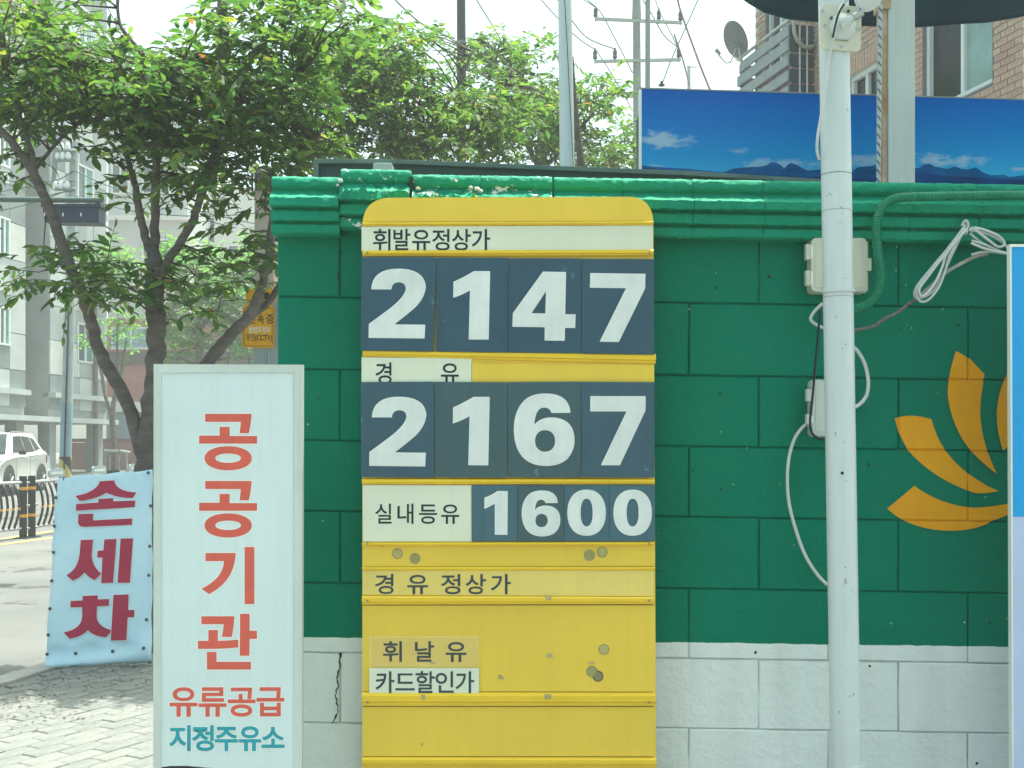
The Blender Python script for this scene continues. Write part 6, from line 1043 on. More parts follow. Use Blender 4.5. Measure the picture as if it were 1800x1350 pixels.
for i, (pts, lab) in enumerate([([(-40, 300), (30, 320), (95, 318), (130, 300)], 'upper slack wire reaching the striped pole from the left'), ([(-40, 345), (40, 330), (100, 322), (131, 318)], 'lower slack wire reaching the striped pole from the left'), ([(-30, 330), (40, 352), (100, 340), (131, 335)], 'wire sagging below the crossarms of the striped pole'),
        ([(-20, 375), (60, 356), (131, 330)], 'wire rising to the striped pole above the road sign'), ([(131, 300), (200, 330), (300, 360), (480, 400)], 'wire running right from the striped pole behind the big tree'), ([(131, 345), (240, 372), (360, 380), (484, 372)], 'pale wire running right from the striped pole below the crown')]):
    cable('power_line', [(x, y, DK - .1) for x, y in pts], DK, 1.1, m_wire, lab, 5)
# overhead road sign on an arm, seen from behind
DO = 12.5
os_ = thing('road_sign', 'dark overhead road sign hanging under a green tube arm at the far left', 'road sign', tuple(gnd(-150, DO)))
m_tube = M('green_tube', (.075, .13, .12), .55, .15, 10, .2, 60, streak=.2); m_sb = M('sign_back', (.022, .04, .075), .5, .1, 3, .05, 20)
MB().tube([P(-150, 349, DO), P(182, 352, DO)], R(5, DO), 10).build('arm', m_tube, os_, auto=40)
MB().tube([gnd(-150, DO), P(-150, 300, DO)], R(9, DO), 12).build('post', m_tube, os_, auto=40)
MB().prism([P(74, 362, DO), P(78, 390, DO), P(173, 392, DO), P(174, 360, DO)], (0, .22, 0)).build('cabinet', m_sb, os_, bevel=.01)
MB().prism([P(72, 359, DO - .02), P(74, 364, DO - .02), P(176, 363, DO - .02), P(176, 357, DO - .02)], (0, .26, 0)).build('hood', m_sb, os_, bevel=.004)
for x in (75, 172): MB().tube([P(x, 352, DO + .05), P(x, 364, DO + .05)], .02, 8).build('hanger', m_tube, os_)
for x in (78.5, 110.5, 142): MB().prism([P(x - 1, 374, DO - .002), P(x - 1, 380, DO - .002), P(x + 1, 380, DO - .002), P(x + 1, 374, DO - .002)], (0, .002, 0)).build('bolt_mark', m_edge, os_)
# CCTV warning sign
DV = 8.0
cv = thing('camera_warning_sign', 'amber parking enforcement sign on a grey post beside the wall corner', 'sign', tuple(gnd(462, DV)))
m_amb = M('amber_sheet', (.88, .44, .008), .4, .06, 8, .03, 30, streak=.1); m_sq = M('post_galvanised', (.36, .44, .46), .5, .08, 3, .05, 30, metal=.2, streak=.15)
zv = P(0, 0, DV).z
MB().box((P(443.5, 0, DV).x, DV + .02, 0), (P(488, 0, DV).x, DV + .12, P(0, 512, DV).z)).build('post', m_sq, cv, bevel=.004)
MB().tube([P(472, 620, DV + .015), Vector((P(472, 0, DV).x, DV + .015, 0))], .006, 6).build('seam_strip', m_sq, cv)
def platep(pts, d, th, m, n): return MB().prism([P(x, y, DV - d) for x, y in pts], (0, th, 0)).build(n, m, cv, bevel=.0008)
platep([(430, 536), (426, 541), (425.5, 605), (430, 611), (478, 612), (482, 608), (483, 541), (469, 526), (446, 526)], .0, .004, m_amb, 'plate')
platep([(432, 508), (432, 530), (484, 530), (484, 508)], .001, .004, m_amb, 'plate')
def outline(pts, w_, d, m):
    for a, b in zip(pts, pts[1:] + pts[:1]): MB().tube([P(*a, DV - d), P(*b, DV - d)], R(w_, DV), 4, cap=False).build('border', m, cv)
outline([(432, 540), (429, 544), (428.5, 603), (432, 608), (477, 608.5), (479.5, 605), (480.5, 543)], .45, .0012, m_ink)
letters('camera_symbol', [[rect(449, 514, 473, 526), ], [ell(461, 520, 4.5, 4.5, 20)]][:1], DV - .001, m_ink, cv, 0, .0006)
letters('camera_symbol', [[ell(461, 520, 3.8, 3.8, 20)]], DV - .0018, M('lens_red', (.75, .16, .03), .4, .05, 5, 0), cv, 0, .0004)
gtv = lambda ch, sp, y0, y1, m, off=.2: letters('lettering', ghangul(ch, sp, y0, y1), DV - .0002, m, cv, off, .0006)
gtv('단속중', [(438, 450), (453, 464), (468, 481)], 552, 569, m_ink, .2)
gtv('불법주정차', [(437, 444), (445, 452), (453, 460), (461, 467), (468, 475)], 574, 585.5, m_edge, .1)
gtv('무인(CCTV)', [(432.5, 440), (441.5, 448.5), (449, 451.5), (451.5, 458), (458, 464.5), (464.5, 470), (470, 475.5), (475.5, 478.5)], 587, 599.5, m_ink, .1)

# ------------------------------------------------------------------ median fence
m_fb = M('fence_black', (.028, .032, .038), .45, .1, 8, .05, 40); m_fs = M('fence_silver', (.42, .44, .43), .4, .1, 8, .1, 40, metal=.4); m_refl = M('reflective_band', (.72, .34, .03), .4, .05, 8, 0); m_pl = M('fence_plate', (.28, .35, .37), .45, .1, 6, .05, 30)
mf = thing('median_fence', 'black and silver median fence with bowed bars along the road', 'fence', (-7.67, 18, -.1))
def fp_(D, z, off=0.0): return Vector((-7.67 + .2 * (D - 18) + off, D, gz(D) - .1 + z))
Fd = Vector((.2, 1, 0)).normalized()
for D in (15.4, 17.9, 18.12, 20.35, 20.57, 22.9, 23.12):
    p = fp_(D, 0); MB().tube([p, p + Vector((0, 0, .98))], .062, 6).build('post', m_fb, mf, auto=30)
    MB().box(tuple(p + Vector((-.11, -.11, 0))), tuple(p + Vector((.11, .11, .015)))).build('base_plate', m_fb, mf)
    for z in (.33, .76): MB().tube([p + Vector((0, 0, z)), p + Vector((0, 0, z + .05))], .064, 6).build('reflective_band', m_refl, mf, auto=30)
    for z in (.16, .52, .88): MB().tube([p + Vector((-.1, 0, z)), p + Vector((.1, 0, z))], .018, 6).build('bracket', m_fs, mf)
for D0, D1 in ((15.5, 17.84), (18.2, 20.28), (20.65, 22.84)):
    for z, r_ in ((.88, .026), (.16, .022)): MB().tube([fp_(D0, z), fp_(D1, z)], r_, 8).build('rail', m_fs, mf, auto=40)
    n = int((D1 - D0) / .14)
    for i in range(n):
        D = D0 + .07 + i * (D1 - D0 - .1) / n
        pts = [fp_(D, z, .085 * math.sin((z - .16) / .72 * math.pi)) for z in (.16, .28, .4, .52, .64, .76, .88)]
        b_ = MB().tube(pts, .021, 6).build('bar', m_fb, mf, smooth=True)
        pp = fp_(D, .46, .085 * math.sin(.30 / .72 * math.pi)); MB().tube([pp, pp + Vector((0, 0, .035))], .0235, 6).build('reflective_band', m_refl, b_)
for D in (16.9, 18.75, 20.0, 21.2, 22.2):
    a = fp_(D - .22, .93); b = fp_(D + .22, .93); c_ = Vector((0, 0, .14))
    MB().prism([a, b, b + c_ * .8, b + c_ - Fd * .05, a + c_ + Fd * .05, a + c_ * .8], (.02, 0, 0)).build('plate', m_pl, mf)
    MB().tube([fp_(D - .16, .88), fp_(D - .16, .95)], .014, 6).build('bracket', m_fs, mf); MB().tube([fp_(D + .16, .88), fp_(D + .16, .95)], .014, 6).build('bracket', m_fs, mf)
    for i in range(7): # worn raised characters, unreadable in the photograph
        q = fp_(D - .15 + i * .046, .975, .0215); MB().prism([q, q + Fd * .028, q + Fd * .028 + Vector((0, 0, .045)), q + Vector((0, 0, .045))], (.002, 0, 0)).build('worn_mark', m_wf, mf)

# ------------------------------------------------------------------ white car
m_car = M('car_white', (.66, .68, .64), .22, .02, 1, 0, coat=.6); m_cg = M('car_glass', (.06, .085, .09), .06, .2, 1, 0, spec=.7); m_tyre = M('tyre', (.02, .02, .022), .8, .1, 10, .1, 50); m_rim = M('wheel_rim', (.4, .42, .42), .3, .1, 10, 0, metal=.7); m_trim = M('car_trim', (.03, .032, .035), .6, .1, 10, 0)
def build_car(loc, rz):
    t = thing('parked_car', 'white compact sport utility car facing left beyond the median fence', 'car', loc, rz)
    # x forward, y left, z up ; length 4.2
    prof = [(-2.08, .42), (-2.1, .75), (-2.02, 1.02), (-1.75, 1.12), (1.0, 1.02), (1.6, .96), (2.0, .82), (2.1, .6), (2.08, .38), (1.9, .28), (-1.9, .28)]
    W = .9; bm = bmesh.new(); rows = []
    ysec = [(-W, .93), (-W * .985, 1), (-W * .6, 1.015), (0, 1.02), (W * .6, 1.015), (W * .985, 1), (W, .93)]
    def station(y, k, inset): return [bm.verts.new((x * (1 - inset), y, .28 + (z - .28) * k)) for x, z in prof]
    rows = [station(-W * .97, .80, .015), station(-W, .90, .004), station(-W * .93, 1.0, 0), station(-W * .5, 1.025, -.01), station(0, 1.03, -.015), station(W * .5, 1.025, -.01), station(W * .93, 1.0, 0), station(W, .90, .004), station(W * .97, .80, .015)]
    for a, b in zip(rows, rows[1:]):
        for i in range(len(prof)): bm.faces.new((a[i], a[(i + 1) % len(prof)], b[(i + 1) % len(prof)], b[i]))
    bm.faces.new(rows[0]); bm.faces.new(rows[-1][::-1]); bmesh.ops.recalc_face_normals(bm, faces=bm.faces)
    def add(bm, name, mat, smooth=True, par=t, sub=0):
        me = bpy.data.meshes.new(name); bm.to_mesh(me); bm.free(); me.materials.append(mat)
        if smooth: me.shade_smooth(); me.set_sharp_from_angle(angle=math.radians(35))
        return link(bpy.data.objects.new(name, me), par)
    add(bm, 'body', m_car)
    def cabin(pts_low, pts_high, name, mat, z0, z1, wl_, wh):
        mb = MB(); v = []
        for (x, z, w_) in pts_low + pts_high: v += [(x, -w_, z), (x, w_, z)]
        mb.add(v, [(0, 1, 3, 2), (4, 5, 7, 6), (0, 2, 6, 4), (1, 3, 7, 5), (0, 1, 5, 4), (2, 3, 7, 6)]); return mb.build(name, mat, t, local=True, bevel=.05)
    cabin([(-1.95, 1.04, .80), (1.05, 1.0, .80)], [(-1.45, 1.60, .60), (.35, 1.60, .60)], 'roof', m_car, 1, 1.6, .8, .6)
    def side(poly, name, mat, off):
        for s in (-1, 1):
            v = [(x, s * (.80 - (z - 1.02) / .58 * .20 + off), z) for x, z in poly]; MB().prism(v, (0, -s * .02, 0)).build(name, mat, t, local=True)
    side([(.72, 1.08), (.30, 1.50), (-.28, 1.52), (-.28, 1.08)], 'side_window', m_cg, .012); side([(-.34, 1.08), (-.34, 1.52), (-.95, 1.50), (-1.05, 1.10)], 'side_window', m_cg, .012); side([(-1.12, 1.12), (-1.02, 1.49), (-1.30, 1.45), (-1.60, 1.18)], 'side_window', m_cg, .012)
    MB().prism([(1.02, -.70, 1.06), (1.02, .70, 1.06), (.42, .54, 1.545), (.42, -.54, 1.545)], (.02, 0, .02)).build('windscreen', m_cg, t, local=True)
    MB().prism([(-1.93, -.66, 1.12), (-1.93, .66, 1.12), (-1.52, .52, 1.52), (-1.52, -.52, 1.52)], (-.02, 0, .02)).build('rear_window', m_cg, t, local=True)
    for s in (-1, 1):
        for x in (-1.3, 1.32):
            mb = MB(); mb.lathe((x, s * .895, .37), (0, s, 0), [(-.1, .40), (.012, .40), (.014, .34)], 28); mb.build('wheel_arch', m_trim, t, local=True, auto=40)
            w_ = MB().lathe((x, s * .72, .33), (0, s, 0), [(0, .30), (.02, .335), (.18, .335), (.2, .31), (.2, .24)], 28).build('wheel', m_tyre, t, local=True, auto=40)
            MB().lathe((x, s * .90, .33), (0, s, 0), [(0, .22), (.022, .225), (.024, .19)], 24).build('rim', m_trim, w_, local=True, auto=40)
            for k in range(5):
                a = k * 2 * math.pi / 5; d = Vector((math.cos(a), 0, math.sin(a))); c = Vector((x, s * .925, .33)); MB().tube([c, c + d * .21], .025, 6).build('spoke', m_rim, w_, local=True)
        MB().prism([(2.0, s * .86, .86), (1.72, s * .90, .90), (1.78, s * .90, .72), (2.08, s * .78, .70)], (0, -s * .12, 0)).build('headlight', M('headlamp', (.30, .42, .45), .1, .1, 5, 0), t, local=True, bevel=.02)
        MB().prism([(-1.98, s * .80, 1.0), (-1.75, s * .905, 1.0), (-1.75, s * .905, .80), (-2.05, s * .80, .8)], (0, -s * .06, 0)).build('tail_light', M('tail_lamp', (.35, .02, .02), .2, .1, 5, 0), t, local=True)
        MB().box((.58, min(s * .92, s * 1.08), 1.02), (.72, max(s * .92, s * 1.08), 1.14)).build('mirror', m_trim, t, local=True, bevel=.02)
        for x in (.0, -.85): MB().box((x - .16, min(s * .903, s * .925), .90), (x, max(s * .903, s * .925), .93)).build('door_handle', m_car, t, local=True)
        for x in (.80, -.30, -1.12): MB().box((x - .006, min(s * .9, s * .903), .40), (x, max(s * .9, s * .903), .98)).build('door_seam', m_trim, t, local=True)
        MB().tube([(-1.4, s * .56, 1.63), (.2, s * .56, 1.63)], .018, 6).build('roof_rail', m_rim, t, local=True)
        MB().box((-1.0, min(s * .86, s * .912), .27), (1.0, max(s * .86, s * .912), .36)).build('side_skirt', m_trim, t, local=True)
    MB().box((2.05, -.6, .42), (2.12, .6, .62)).build('grille', m_trim, t, local=True, bevel=.02)
    return t
cpx = P(74, 0, 31)
head = Vector((.10, -1, 0)).normalized(); rzc = math.atan2(head.y, head.x)
build_car((cpx.x - .55 - .42, 31 - .9, gz(30) - .1), rzc)

# ------------------------------------------------------------------ trees
m_bark = M('bark', (.17, .15, .135), .9, .35, 5, .9, 22, stretch=(1, 1, 3.2), col2=(.08, .07, .068)); m_twig = M('twig_bark', (.075, .065, .05), .85, .2, 10, .2, 40)
def leaf_mat(name, base, warm, tr):
    m = bpy.data.materials.new(name); t, b = nodes(m); N = t.nodes; L = t.links
    at = N.new('ShaderNodeAttribute'); at.attribute_name = 'tone'; oi = N.new('ShaderNodeObjectInfo'); ad = N.new('ShaderNodeMath'); ad.operation = 'ADD'
    L.new(at.outputs['Fac'], ad.inputs[0]); ad.inputs[1].default_value = 0
    r = N.new('ShaderNodeValToRGB'); e = r.color_ramp.elements; e[0].position = 0; e[0].color = (*base[0], 1); e[1].position = 1; e[1].color = (*warm, 1)
    e.new(.45).color = (*base[1], 1); e.new(.86).color = (*base[2], 1); e.new(.955).color = (*base[2], 1); L.new(ad.outputs[0], r.inputs[0])
    L.new(r.outputs[0], b.inputs['Base Color']); b.inputs['Roughness'].default_value = .55; b.inputs['Specular IOR Level'].default_value = .22
    tl = N.new('ShaderNodeBsdfTranslucent'); hs = N.new('ShaderNodeMix'); hs.data_type = 'RGBA'; hs.blend_type = 'MULTIPLY'; hs.inputs[0].default_value = 1; hs.inputs[7].default_value = (*tr, 1)
    L.new(r.outputs[0], hs.inputs[6]); L.new(hs.outputs[2], tl.inputs[0])
    ms = N.new('ShaderNodeMixShader'); ms.inputs[0].default_value = .5; L.new(b.outputs[0], ms.inputs[1]); L.new(tl.outputs[0], ms.inputs[2])
    L.new(ms.outputs[0], N['Material Output'].inputs[0]); return m
LM1 = leaf_mat('cherry_leaf', [(.024, .068, .030), (.048, .110, .036), (.13, .195, .042)], (.20, .085, .04), (2.1, 2.2, 1.0))
LM2 = leaf_mat('bush_leaf', [(.05, .13, .06), (.08, .20, .06), (.13, .26, .06)], (.16, .26, .06), (2.2, 2.4, 1.0))
import numpy as np
LV = np.array([(0, 0, 0), (.30, .20, .03), (.30, 0, -.02), (.30, -.20, .03), (.68, .19, .0), (.68, 0, -.06), (.68, -.19, .0), (1.0, 0, -.16)], float)
LF = [(0, 2, 1), (0, 3, 2), (1, 2, 5, 4), (2, 3, 6, 5), (4, 5, 7), (5, 6, 7)]
def leaves_mesh(name, items, mat):
    """items: list of (pos, dir, up, size, tone)"""
    n = len(items); V = np.zeros((n, 8, 3)); tone = np.zeros((n, 8))
    for i, (p, d, u, s, tn) in enumerate(items):
        x = np.array(d, float); z = np.array(u, float); y = np.cross(z, x); y /= np.linalg.norm(y) + 1e-9; z = np.cross(x, y)
        V[i] = np.array(p) + s * (LV[:, 0:1] * x + LV[:, 1:2] * y + LV[:, 2:3] * z); tone[i] = tn
    me = bpy.data.meshes.new(name); f = []
    for i in range(n): f += [tuple(q + 8 * i for q in t) for t in LF]
    me.from_pydata(V.reshape(-1, 3).tolist(), [], f); a = me.attributes.new('tone', 'FLOAT', 'POINT'); a.data.foreach_set('value', tone.reshape(-1)); me.shade_smooth(); me.materials.append(mat); return me
def tree(name, label, D, limbs, blobs, holes_, size, dens, mat, depth, n_single, group=None, seed=1, leaf_n=(7, 11), cat='tree', trunk_mat=None, spread=1.0):
    rnd = random.Random(seed); root = thing(name, label, cat, tuple(limbs[0][0][:3] if len(limbs[0][0]) > 4 else (P(limbs[0][0][0], 0, D).x, D, 0)), 0, group)
    allp = []
    tm = trunk_mat or m_bark
    for li, lb_ in enumerate(limbs):
        pts = []; rad = []; path = lb_
        for (x, y, r_, *dd) in path:
            q = P(x, y, D + (dd[0] if dd else 0)); pts.append(q); rad.append(R(r_, D))
        if li == 0: pts[0].z = min(pts[0].z, -.02)
        # resample with a slight wander
        P2 = []; R2 = []
        for i in range(len(pts) - 1):
            p0, p1, p2, p3 = pts[max(i - 1, 0)], pts[i], pts[i + 1], pts[min(i + 2, len(pts) - 1)]
            for j in range(5):
                t = j / 5; q = .5 * ((2 * p1) + (p2 - p0) * t + (2 * p0 - 5 * p1 + 4 * p2 - p3) * t * t + (3 * p1 - p0 - 3 * p2 + p3) * t ** 3)
                rr = rad[i] + (rad[i + 1] - rad[i]) * t; q += Vector([rnd.gauss(0, rr * .10) for _ in range(3)]) * (1 if i or j else 0); P2.append(q); R2.append(rr * rnd.uniform(.92, 1.08))
        P2.append(pts[-1]); R2.append(rad[-1])
        MB().tube(P2, R2, 12 if max(R2) > .03 else 8).build('trunk' if li == 0 else 'branch', tm, root, smooth=True); allp += [(q, r_) for q, r_ in zip(P2, R2)]
    nodes_ = [q for q, r_ in allp]; items = []; tw = MB(); A = np.array([tuple(q) for q in nodes_])
    def inside(x, y, L_): return any(((x - a) / c) ** 2 + ((y - b) / d) ** 2 < 1 for a, b, c, d, *_ in L_)
    for (bx, by, rx, ry, *k) in blobs:
        kd = k[0] if k else 1.0; off = k[1] if len(k) > 1 else 0
        n = int(math.pi * rx * ry * dens * kd)
        for _ in range(n):
            a = rnd.uniform(0, 2 * math.pi); r_ = math.sqrt(rnd.random()); x = bx + rx * r_ * math.cos(a); y = by + ry * r_ * math.sin(a)
            if inside(x, y, holes_): continue
            dd = rnd.uniform(-1, 1) * depth * math.sqrt(max(.08, 1 - r_ * r_)) + off; c = P(x, y, D + dd)
            if c.z < .3: continue
            # twig: droops outward
            d = Vector((rnd.gauss(0, 1), rnd.gauss(0, .8), rnd.gauss(.12, .35))).normalized(); ln = size * rnd.uniform(2.2, 3.6) * spread; e = c + d * ln; e.z -= ln * .22; mid = (c + e) / 2 + Vector((0, 0, ln * .08))
            tw.tube([c, mid, e], [size * .035, size * .028, size * .014], 4, cap=False)
            if rnd.random() < .35:
                j = int(np.argmin(((A - np.array(c)) ** 2).sum(1))); q = nodes_[j]
                if (q - c).length < size * 16: tw.tube([q, (q + c) / 2 + Vector((rnd.gauss(0, .03), rnd.gauss(0, .03), .06 * (q - c).length)), c], [size * .09, size * .06, size * .035], 5, cap=False)
            nl = rnd.randint(*leaf_n); tnb = rnd.random()
            for i in range(nl):
                t = (i + .5) / nl; p = c.lerp(mid, t * 2) if t < .5 else mid.lerp(e, t * 2 - 1); sd = 1 if i % 2 else -1
                lat = d.cross(Vector((0, 0, 1))); lat = lat.normalized() if lat.length > .01 else Vector((1, 0, 0))
                ld = (lat * sd * rnd.uniform(.5, 1.1) + d * rnd.uniform(.3, .9) + Vector((rnd.gauss(0, .2), rnd.gauss(0, .2), rnd.gauss(-.28, .28)))).normalized()
                up = (Vector((0, 0, 1)) + Vector((rnd.gauss(0, .35), rnd.gauss(0, .35), 0))).normalized()
                tn = min(.94, max(0, rnd.gauss(.45, .2) * .7 + tnb * .3));
                if rnd.random() < (.07 if tnb > .86 else .009): tn = rnd.uniform(.965, 1)
                items.append((tuple(p), tuple(ld), tuple(up), size * rnd.uniform(.5, 1.2), tn))
    tg = tw.build('twig', m_twig, root, smooth=True); tag(tg, kind='stuff')
    # the nearest leaves in view one by one, the rest of the crown as one part
    inv = Vector(root.location)
    def vis(it):
        x, y = proj(Vector(it[0])); return -5 < x < 1800 and -5 < y < 1340
    idx = sorted([i for i in range(len(items)) if vis(items[i])], key=lambda i: items[i][0][1])[:n_single]; s_ = set(idx)
    if n_single:
        protos = [leaves_mesh('leaf', [((0, 0, 0), (1, 0, 0), (0, 0, 1), 1.0, tn)], mat) for tn in (.12, .3, .45, .6, .78, .97)]
        for i in idx:
            p, d, u, sz, tn = items[i]; x = Vector(d); y = Vector(u).cross(x).normalized(); z = x.cross(y); k = min(range(6), key=lambda q: abs((.12, .3, .45, .6, .78, .97)[q] - tn))
            o = link(bpy.data.objects.new('leaf', protos[k]), root); o.matrix_local = Matrix.Translation(Vector(p) - inv) @ Matrix((x, y, z)).transposed().to_4x4() @ Matrix.Scale(sz, 4)
    rest_ = [items[i] for i in range(len(items)) if i not in s_]; me = leaves_mesh('foliage', rest_, mat); me.transform(Matrix.Translation(-inv)); fo = link(bpy.data.objects.new('foliage', me), root); tag(fo, kind='stuff')
    return root
T1 = 7.35
limbs1 = [[(258, 1150, 21), (257, 1000, 19), (254, 900, 18.5), (252, 850, 18), (258, 780, 17), (270, 690, 16.5), (274, 620, 15.5), (274, 560, 16), (272, 480, 15), (270, 452, 14)],
  [(250, 800, 11), (232, 730, 12), (205, 672, 11.5), (178, 625, 11), (163, 575, 10.5), (150, 530, 10, -.05), (138, 500, 9.5, -.1), (118, 455, 9.5, -.15), (95, 390, 9, -.2), (75, 340, 8.5, -.2), (52, 292, 8, -.25), (30, 262, 7.5, -.3), (5, 232, 6, -.3), (-30, 200, 4, -.3)],
  [(58, 300, 6, -.25), (56, 270, 5, -.25), (40, 220, 3.5, -.2), (20, 170, 3, -.2), (12, 120, 2, -.2)],
  [(270, 460, 9), (256, 415, 7.5), (246, 380, 7), (238, 330, 6), (228, 290, 5, .1), (215, 240, 4, .1), (200, 180, 3, .1), (175, 120, 2.2, .1)],
  [(271, 470, 9), (272, 400, 8), (274, 330, 7), (275, 260, 6), (276, 196, 5.5), (262, 150, 4), (245, 90, 3.2), (210, 40, 3), (208, -20, 2.4)],
  [(276, 500, 10), (295, 460, 8), (320, 420, 7.5), (344, 375, 7), (358, 325, 6.5), (380, 260, 6), (396, 200, 5, .1), (430, 130, 4, .2), (470, 60, 3, .2), (500, 0, 2, .2)],
  [(262, 900, 12), (300, 760, 10), (345, 665, 11), (372, 630, 11), (405, 590, 10.5), (438, 556, 10), (455, 520, 8.5), (466, 480, 7.5), (474, 440, 7), (478, 400, 6.5), (490, 350, 5.5, -.1), (520, 300, 4.5, -.1), (560, 240, 3.5, -.1)],
  [(440, 556, 7, .1), (462, 540, 7, .1), (480, 520, 6, .1), (505, 470, 4, .2), (520, 420, 3, .2)],
  [(380, 262, 5), (395, 190, 7), (430, 178, 5), (470, 165, 4), (520, 140, 3)], [(276, 200, 4), (300, 150, 3), (330, 90, 2.5), (352, 40, 2)], [(60, 300, 3.5), (110, 240, 3), (160, 200, 2.5)], [(392, 190, 9), (393, 120, 9), (392, 40, 9), (390, -60, 8)]]
blobs1 = [(40, 120, 100, 95, 1.1), (150, 130, 100, 80, 1.15), (260, 150, 90, 70, 1.15), (350, 170, 90, 80, 1.15), (440, 140, 80, 90, 1.1), (520, 120, 70, 100, 1.0), (600, 20, 60, 60, .9), (430, 250, 90, 60, 1.2), (330, 240, 80, 50, 1.1), (240, 220, 60, 35, .9), (540, 230, 60, 70, 1.0),
  (60, 200, 70, 35, 1.0), (10, 290, 40, 40, .6), (135, 475, 75, 50, .7), (70, 470, 60, 35, .55), (190, 500, 45, 55, .7), (270, 490, 70, 40, .45), (415, 330, 55, 40, .8), (445, 390, 45, 40, .7), (420, 470, 60, 50, .7), (350, 520, 60, 45, .5), (462, 470, 26, 34, .5),
  (0, 10, 70, 45, .8), (150, 20, 55, 30, .7), (230, 330, 25, 30, .5), (290, 300, 60, 50, .75), (350, 300, 40, 40, .7), (150, 290, 34, 14, .35), (85, 250, 60, 18, .5), (390, 60, 70, 45, .7), (480, 30, 70, 50, .9), (15, 420, 25, 30, .3), (420, 560, 40, 30, .25), (445, 506, 16, 10, .8, .0), (330, 20, 50, 16, .25), (190, 255, 40, 20, .7)]
holes1 = [(300, 30, 62, 40), (185, 385, 48, 50), (40, 370, 40, 45), (318, 400, 22, 30), (262, 330, 8, 30), (455, 610, 60, 90), (310, 620, 60, 60), (100, 640, 120, 70), (510, 330, 22, 25)]
tree('street_tree', 'large leafy street tree with forked limbs behind the white light-box sign', T1, limbs1, blobs1, holes1, .094, .0037, LM1, .75, 300, 'street trees beyond the wall', 5, spread=1.0)
T2 = 11.5
limbs2 = [[(700, 1100, 16), (705, 600, 14), (712, 400, 12), (720, 320, 11), (735, 270, 9)], [(720, 300, 7), (680, 240, 5), (640, 180, 4), (620, 120, 2.5)], [(735, 275, 6), (760, 220, 4), (800, 160, 3), (830, 90, 2)], [(725, 290, 5), (790, 250, 4), (860, 200, 3), (900, 120, 2)],
          [(715, 330, 5), (650, 300, 4), (600, 260, 3), (570, 200, 2)], [(737, 270, 4), (748, 235, 3), (770, 222, 2.5)]]
blobs2 = [(640, 110, 90, 60, 1.0), (700, 100, 90, 60, 1.0), (600, 170, 80, 70, 1.1), (680, 190, 100, 60, 1.2), (780, 210, 110, 55, 1.2), (640, 260, 110, 40, 1.2), (780, 265, 120, 30, 1.2), (720, 80, 50, 30, .8), (600, 90, 60, 40, 1), (560, 260, 60, 40, 1), (900, 170, 70, 30, .9), (860, 215, 80, 40, 1.1)]
tree('street_tree', 'second street tree whose crown fills the sky above the price sign', T2, limbs2, blobs2, [(790, 110, 26, 26), (770, 95, 12, 30)], .100, .0066, LM1, 1.2, 0, 'street trees beyond the wall', 9)
T3 = 15.5
limbs3 = [[(960, 1000, 10), (958, 500, 9), (952, 330, 8), (945, 290, 7)], [(945, 300, 5), (975, 235, 4), (1000, 200, 3), (1050, 170, 2)], [(945, 290, 5), (915, 230, 4), (880, 150, 3), (870, 90, 2)], [(950, 300, 4), (1000, 250, 3), (1050, 190, 2)]]
blobs3 = [(860, 110, 75, 45, .9), (870, 75, 40, 25, .8), (920, 160, 70, 50, 1.0), (980, 190, 50, 60, 1.1), (920, 240, 80, 45, 1.2), (1050, 160, 55, 30, .8), (1060, 185, 30, 30, .8), (1000, 250, 60, 40, 1.1), (1100, 100, 14, 20, .0), (960, 95, 40, 20, .6)]
tree('street_tree', 'third street tree with thinner crown behind the white flag pole', T3, limbs3, blobs3, [(965, 120, 25, 14)], .115, .0092, LM1, 1.3, 0, 'street trees beyond the wall', 12)
tree('shrub_tree', 'small dark tree peeking over the wall left of the billboard', 17, [[(1070, 900, 8), (1072, 500, 7), (1075, 330, 5), (1080, 260, 3)], [(1075, 320, 3), (1050, 290, 2), (1035, 270, 2)]], [(1080, 262, 42, 30, 1.1), (1060, 285, 40, 20, 1.1), (1095, 240, 24, 14, .9)], [(1040, 262, 16, 10)], .12, .012, LM1, .8, 0, None, 14)
T5 = 30
tree('young_tree', 'slender young tree with pale trunk held by a wooden prop frame', T5, [[(202, 850, 5), (199, 760, 5), (197, 730, 4.6), (203, 690, 3.5), (215, 640, 3), (222, 600, 2)], [(197, 735, 3.6), (186, 700, 3), (180, 665, 3), (172, 630, 2.6), (158, 600, 2), (150, 570, 1.6)], [(203, 690, 2.4), (206, 640, 2), (206, 590, 1.6), (208, 560, 1.4)]],
     [(210, 585, 30, 22, .7), (150, 600, 24, 22, .5), (225, 560, 26, 22, .5), (180, 640, 14, 10, .15), (230, 615, 20, 10, .3)], [], .13, .02, LM2, .6, 0, None, 21, trunk_mat=m_bark)
tree('background_tree', 'light green bushy tree across the road seen under the large crown', 36, [[(350, 860, 8), (352, 700, 7), (350, 560, 6), (345, 480, 4)], [(350, 560, 4), (310, 500, 3), (290, 470, 2)], [(350, 580, 4), (400, 520, 3), (430, 480, 2)]],
     [(350, 470, 75, 45, 1.1), (300, 450, 40, 35, 1), (420, 520, 60, 50, 1.1), (350, 560, 70, 50, 1.0), (440, 600, 45, 45, 1.0), (300, 590, 40, 60, .8), (450, 450, 30, 40, .9)], [], .20, .016, LM2, 1.6, 0, None, 23)
tree('background_tree', 'distant rounded tree at the left behind the road sign and striped pole', 44, [[(168, 860, 4), (168, 600, 4), (166, 480, 3)]], [(180, 450, 35, 35, 1), (155, 480, 30, 30, 1), (205, 470, 30, 30, 1)], [], .22, .02, LM2, 1.5, 0, None, 25)
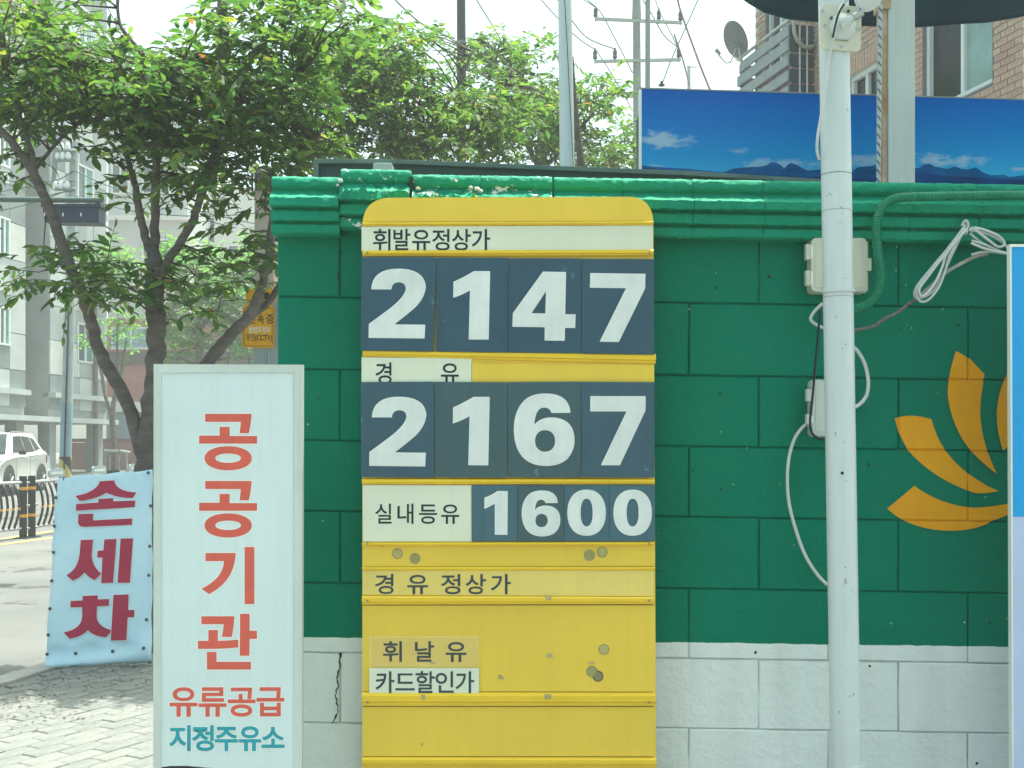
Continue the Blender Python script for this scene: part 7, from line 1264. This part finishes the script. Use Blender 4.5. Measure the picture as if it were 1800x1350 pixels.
# wooden prop frame of the young tree
pf = thing('tree_prop', 'wooden prop frame standing round the young tree trunk', 'tree prop', tuple(gnd(202, T5 - .3)))
m_prop = M('prop_wood', (.26, .27, .26), .85, .2, 6, .3, 20)
for a, b in (((182, 793), (214, 794)), ((210, 793), (228, 796))): MB().tube([P(*a, T5 - .5), P(*b, T5 - .3)], R(3, T5), 8).build('crossbar', m_prop, pf)
for a, bx_ in (((186, 795), 181), ((210, 795), 208), ((222, 796), 226), ((193, 794), 192)): MB().tube([P(*a, T5 - .4), gnd(bx_, T5 - .6)], R(1.8, T5), 6).build('leg', m_prop, pf)

# ------------------------------------------------------------------ dry leaves and grit swept against the kerb
rnd = random.Random(31); items = []
for _ in range(1000):
    y = rnd.uniform(5.2, 7.1); band_ = abs(rnd.gauss(0, .35)); x = kerb_x(y) + .12 + band_ * 1.2
    if x > -1.4: continue
    a = rnd.uniform(0, 6.28); items.append(((x, y, .004 + rnd.uniform(0, .006)), (math.cos(a), math.sin(a), rnd.gauss(0, .15)), (rnd.gauss(0, .3), rnd.gauss(0, .3), 1), rnd.uniform(.006, .024), rnd.random()))
ml = leaf_mat('dry_leaf', [(.05, .035, .025), (.10, .075, .045), (.22, .18, .12)], (.2, .06, .03), (1.2, 1.1, .9))
lt_ = link(bpy.data.objects.new('leaf_litter', leaves_mesh('leaf_litter', items, ml))); tag(lt_, 'dry brown leaf litter scattered along the kerb under the leaning banner', 'leaf litter', None, 'stuff')

# ------------------------------------------------------------------ summer haze
hz = bpy.data.materials.new('haze'); hz.use_nodes = True; nt_ = hz.node_tree; nt_.nodes.remove(nt_.nodes['Principled BSDF'])
pv_ = nt_.nodes.new('ShaderNodeVolumePrincipled'); pv_.inputs['Color'].default_value = (.90, .97, .95, 1); pv_.inputs['Density'].default_value = .0032; pv_.inputs['Anisotropy'].default_value = .2
nt_.links.new(pv_.outputs[0], nt_.nodes['Material Output'].inputs['Volume'])
ho = MB().box((-205, -62, -1.5), (205, 202, 27)).build('haze', hz); tag(ho, kind='stuff')
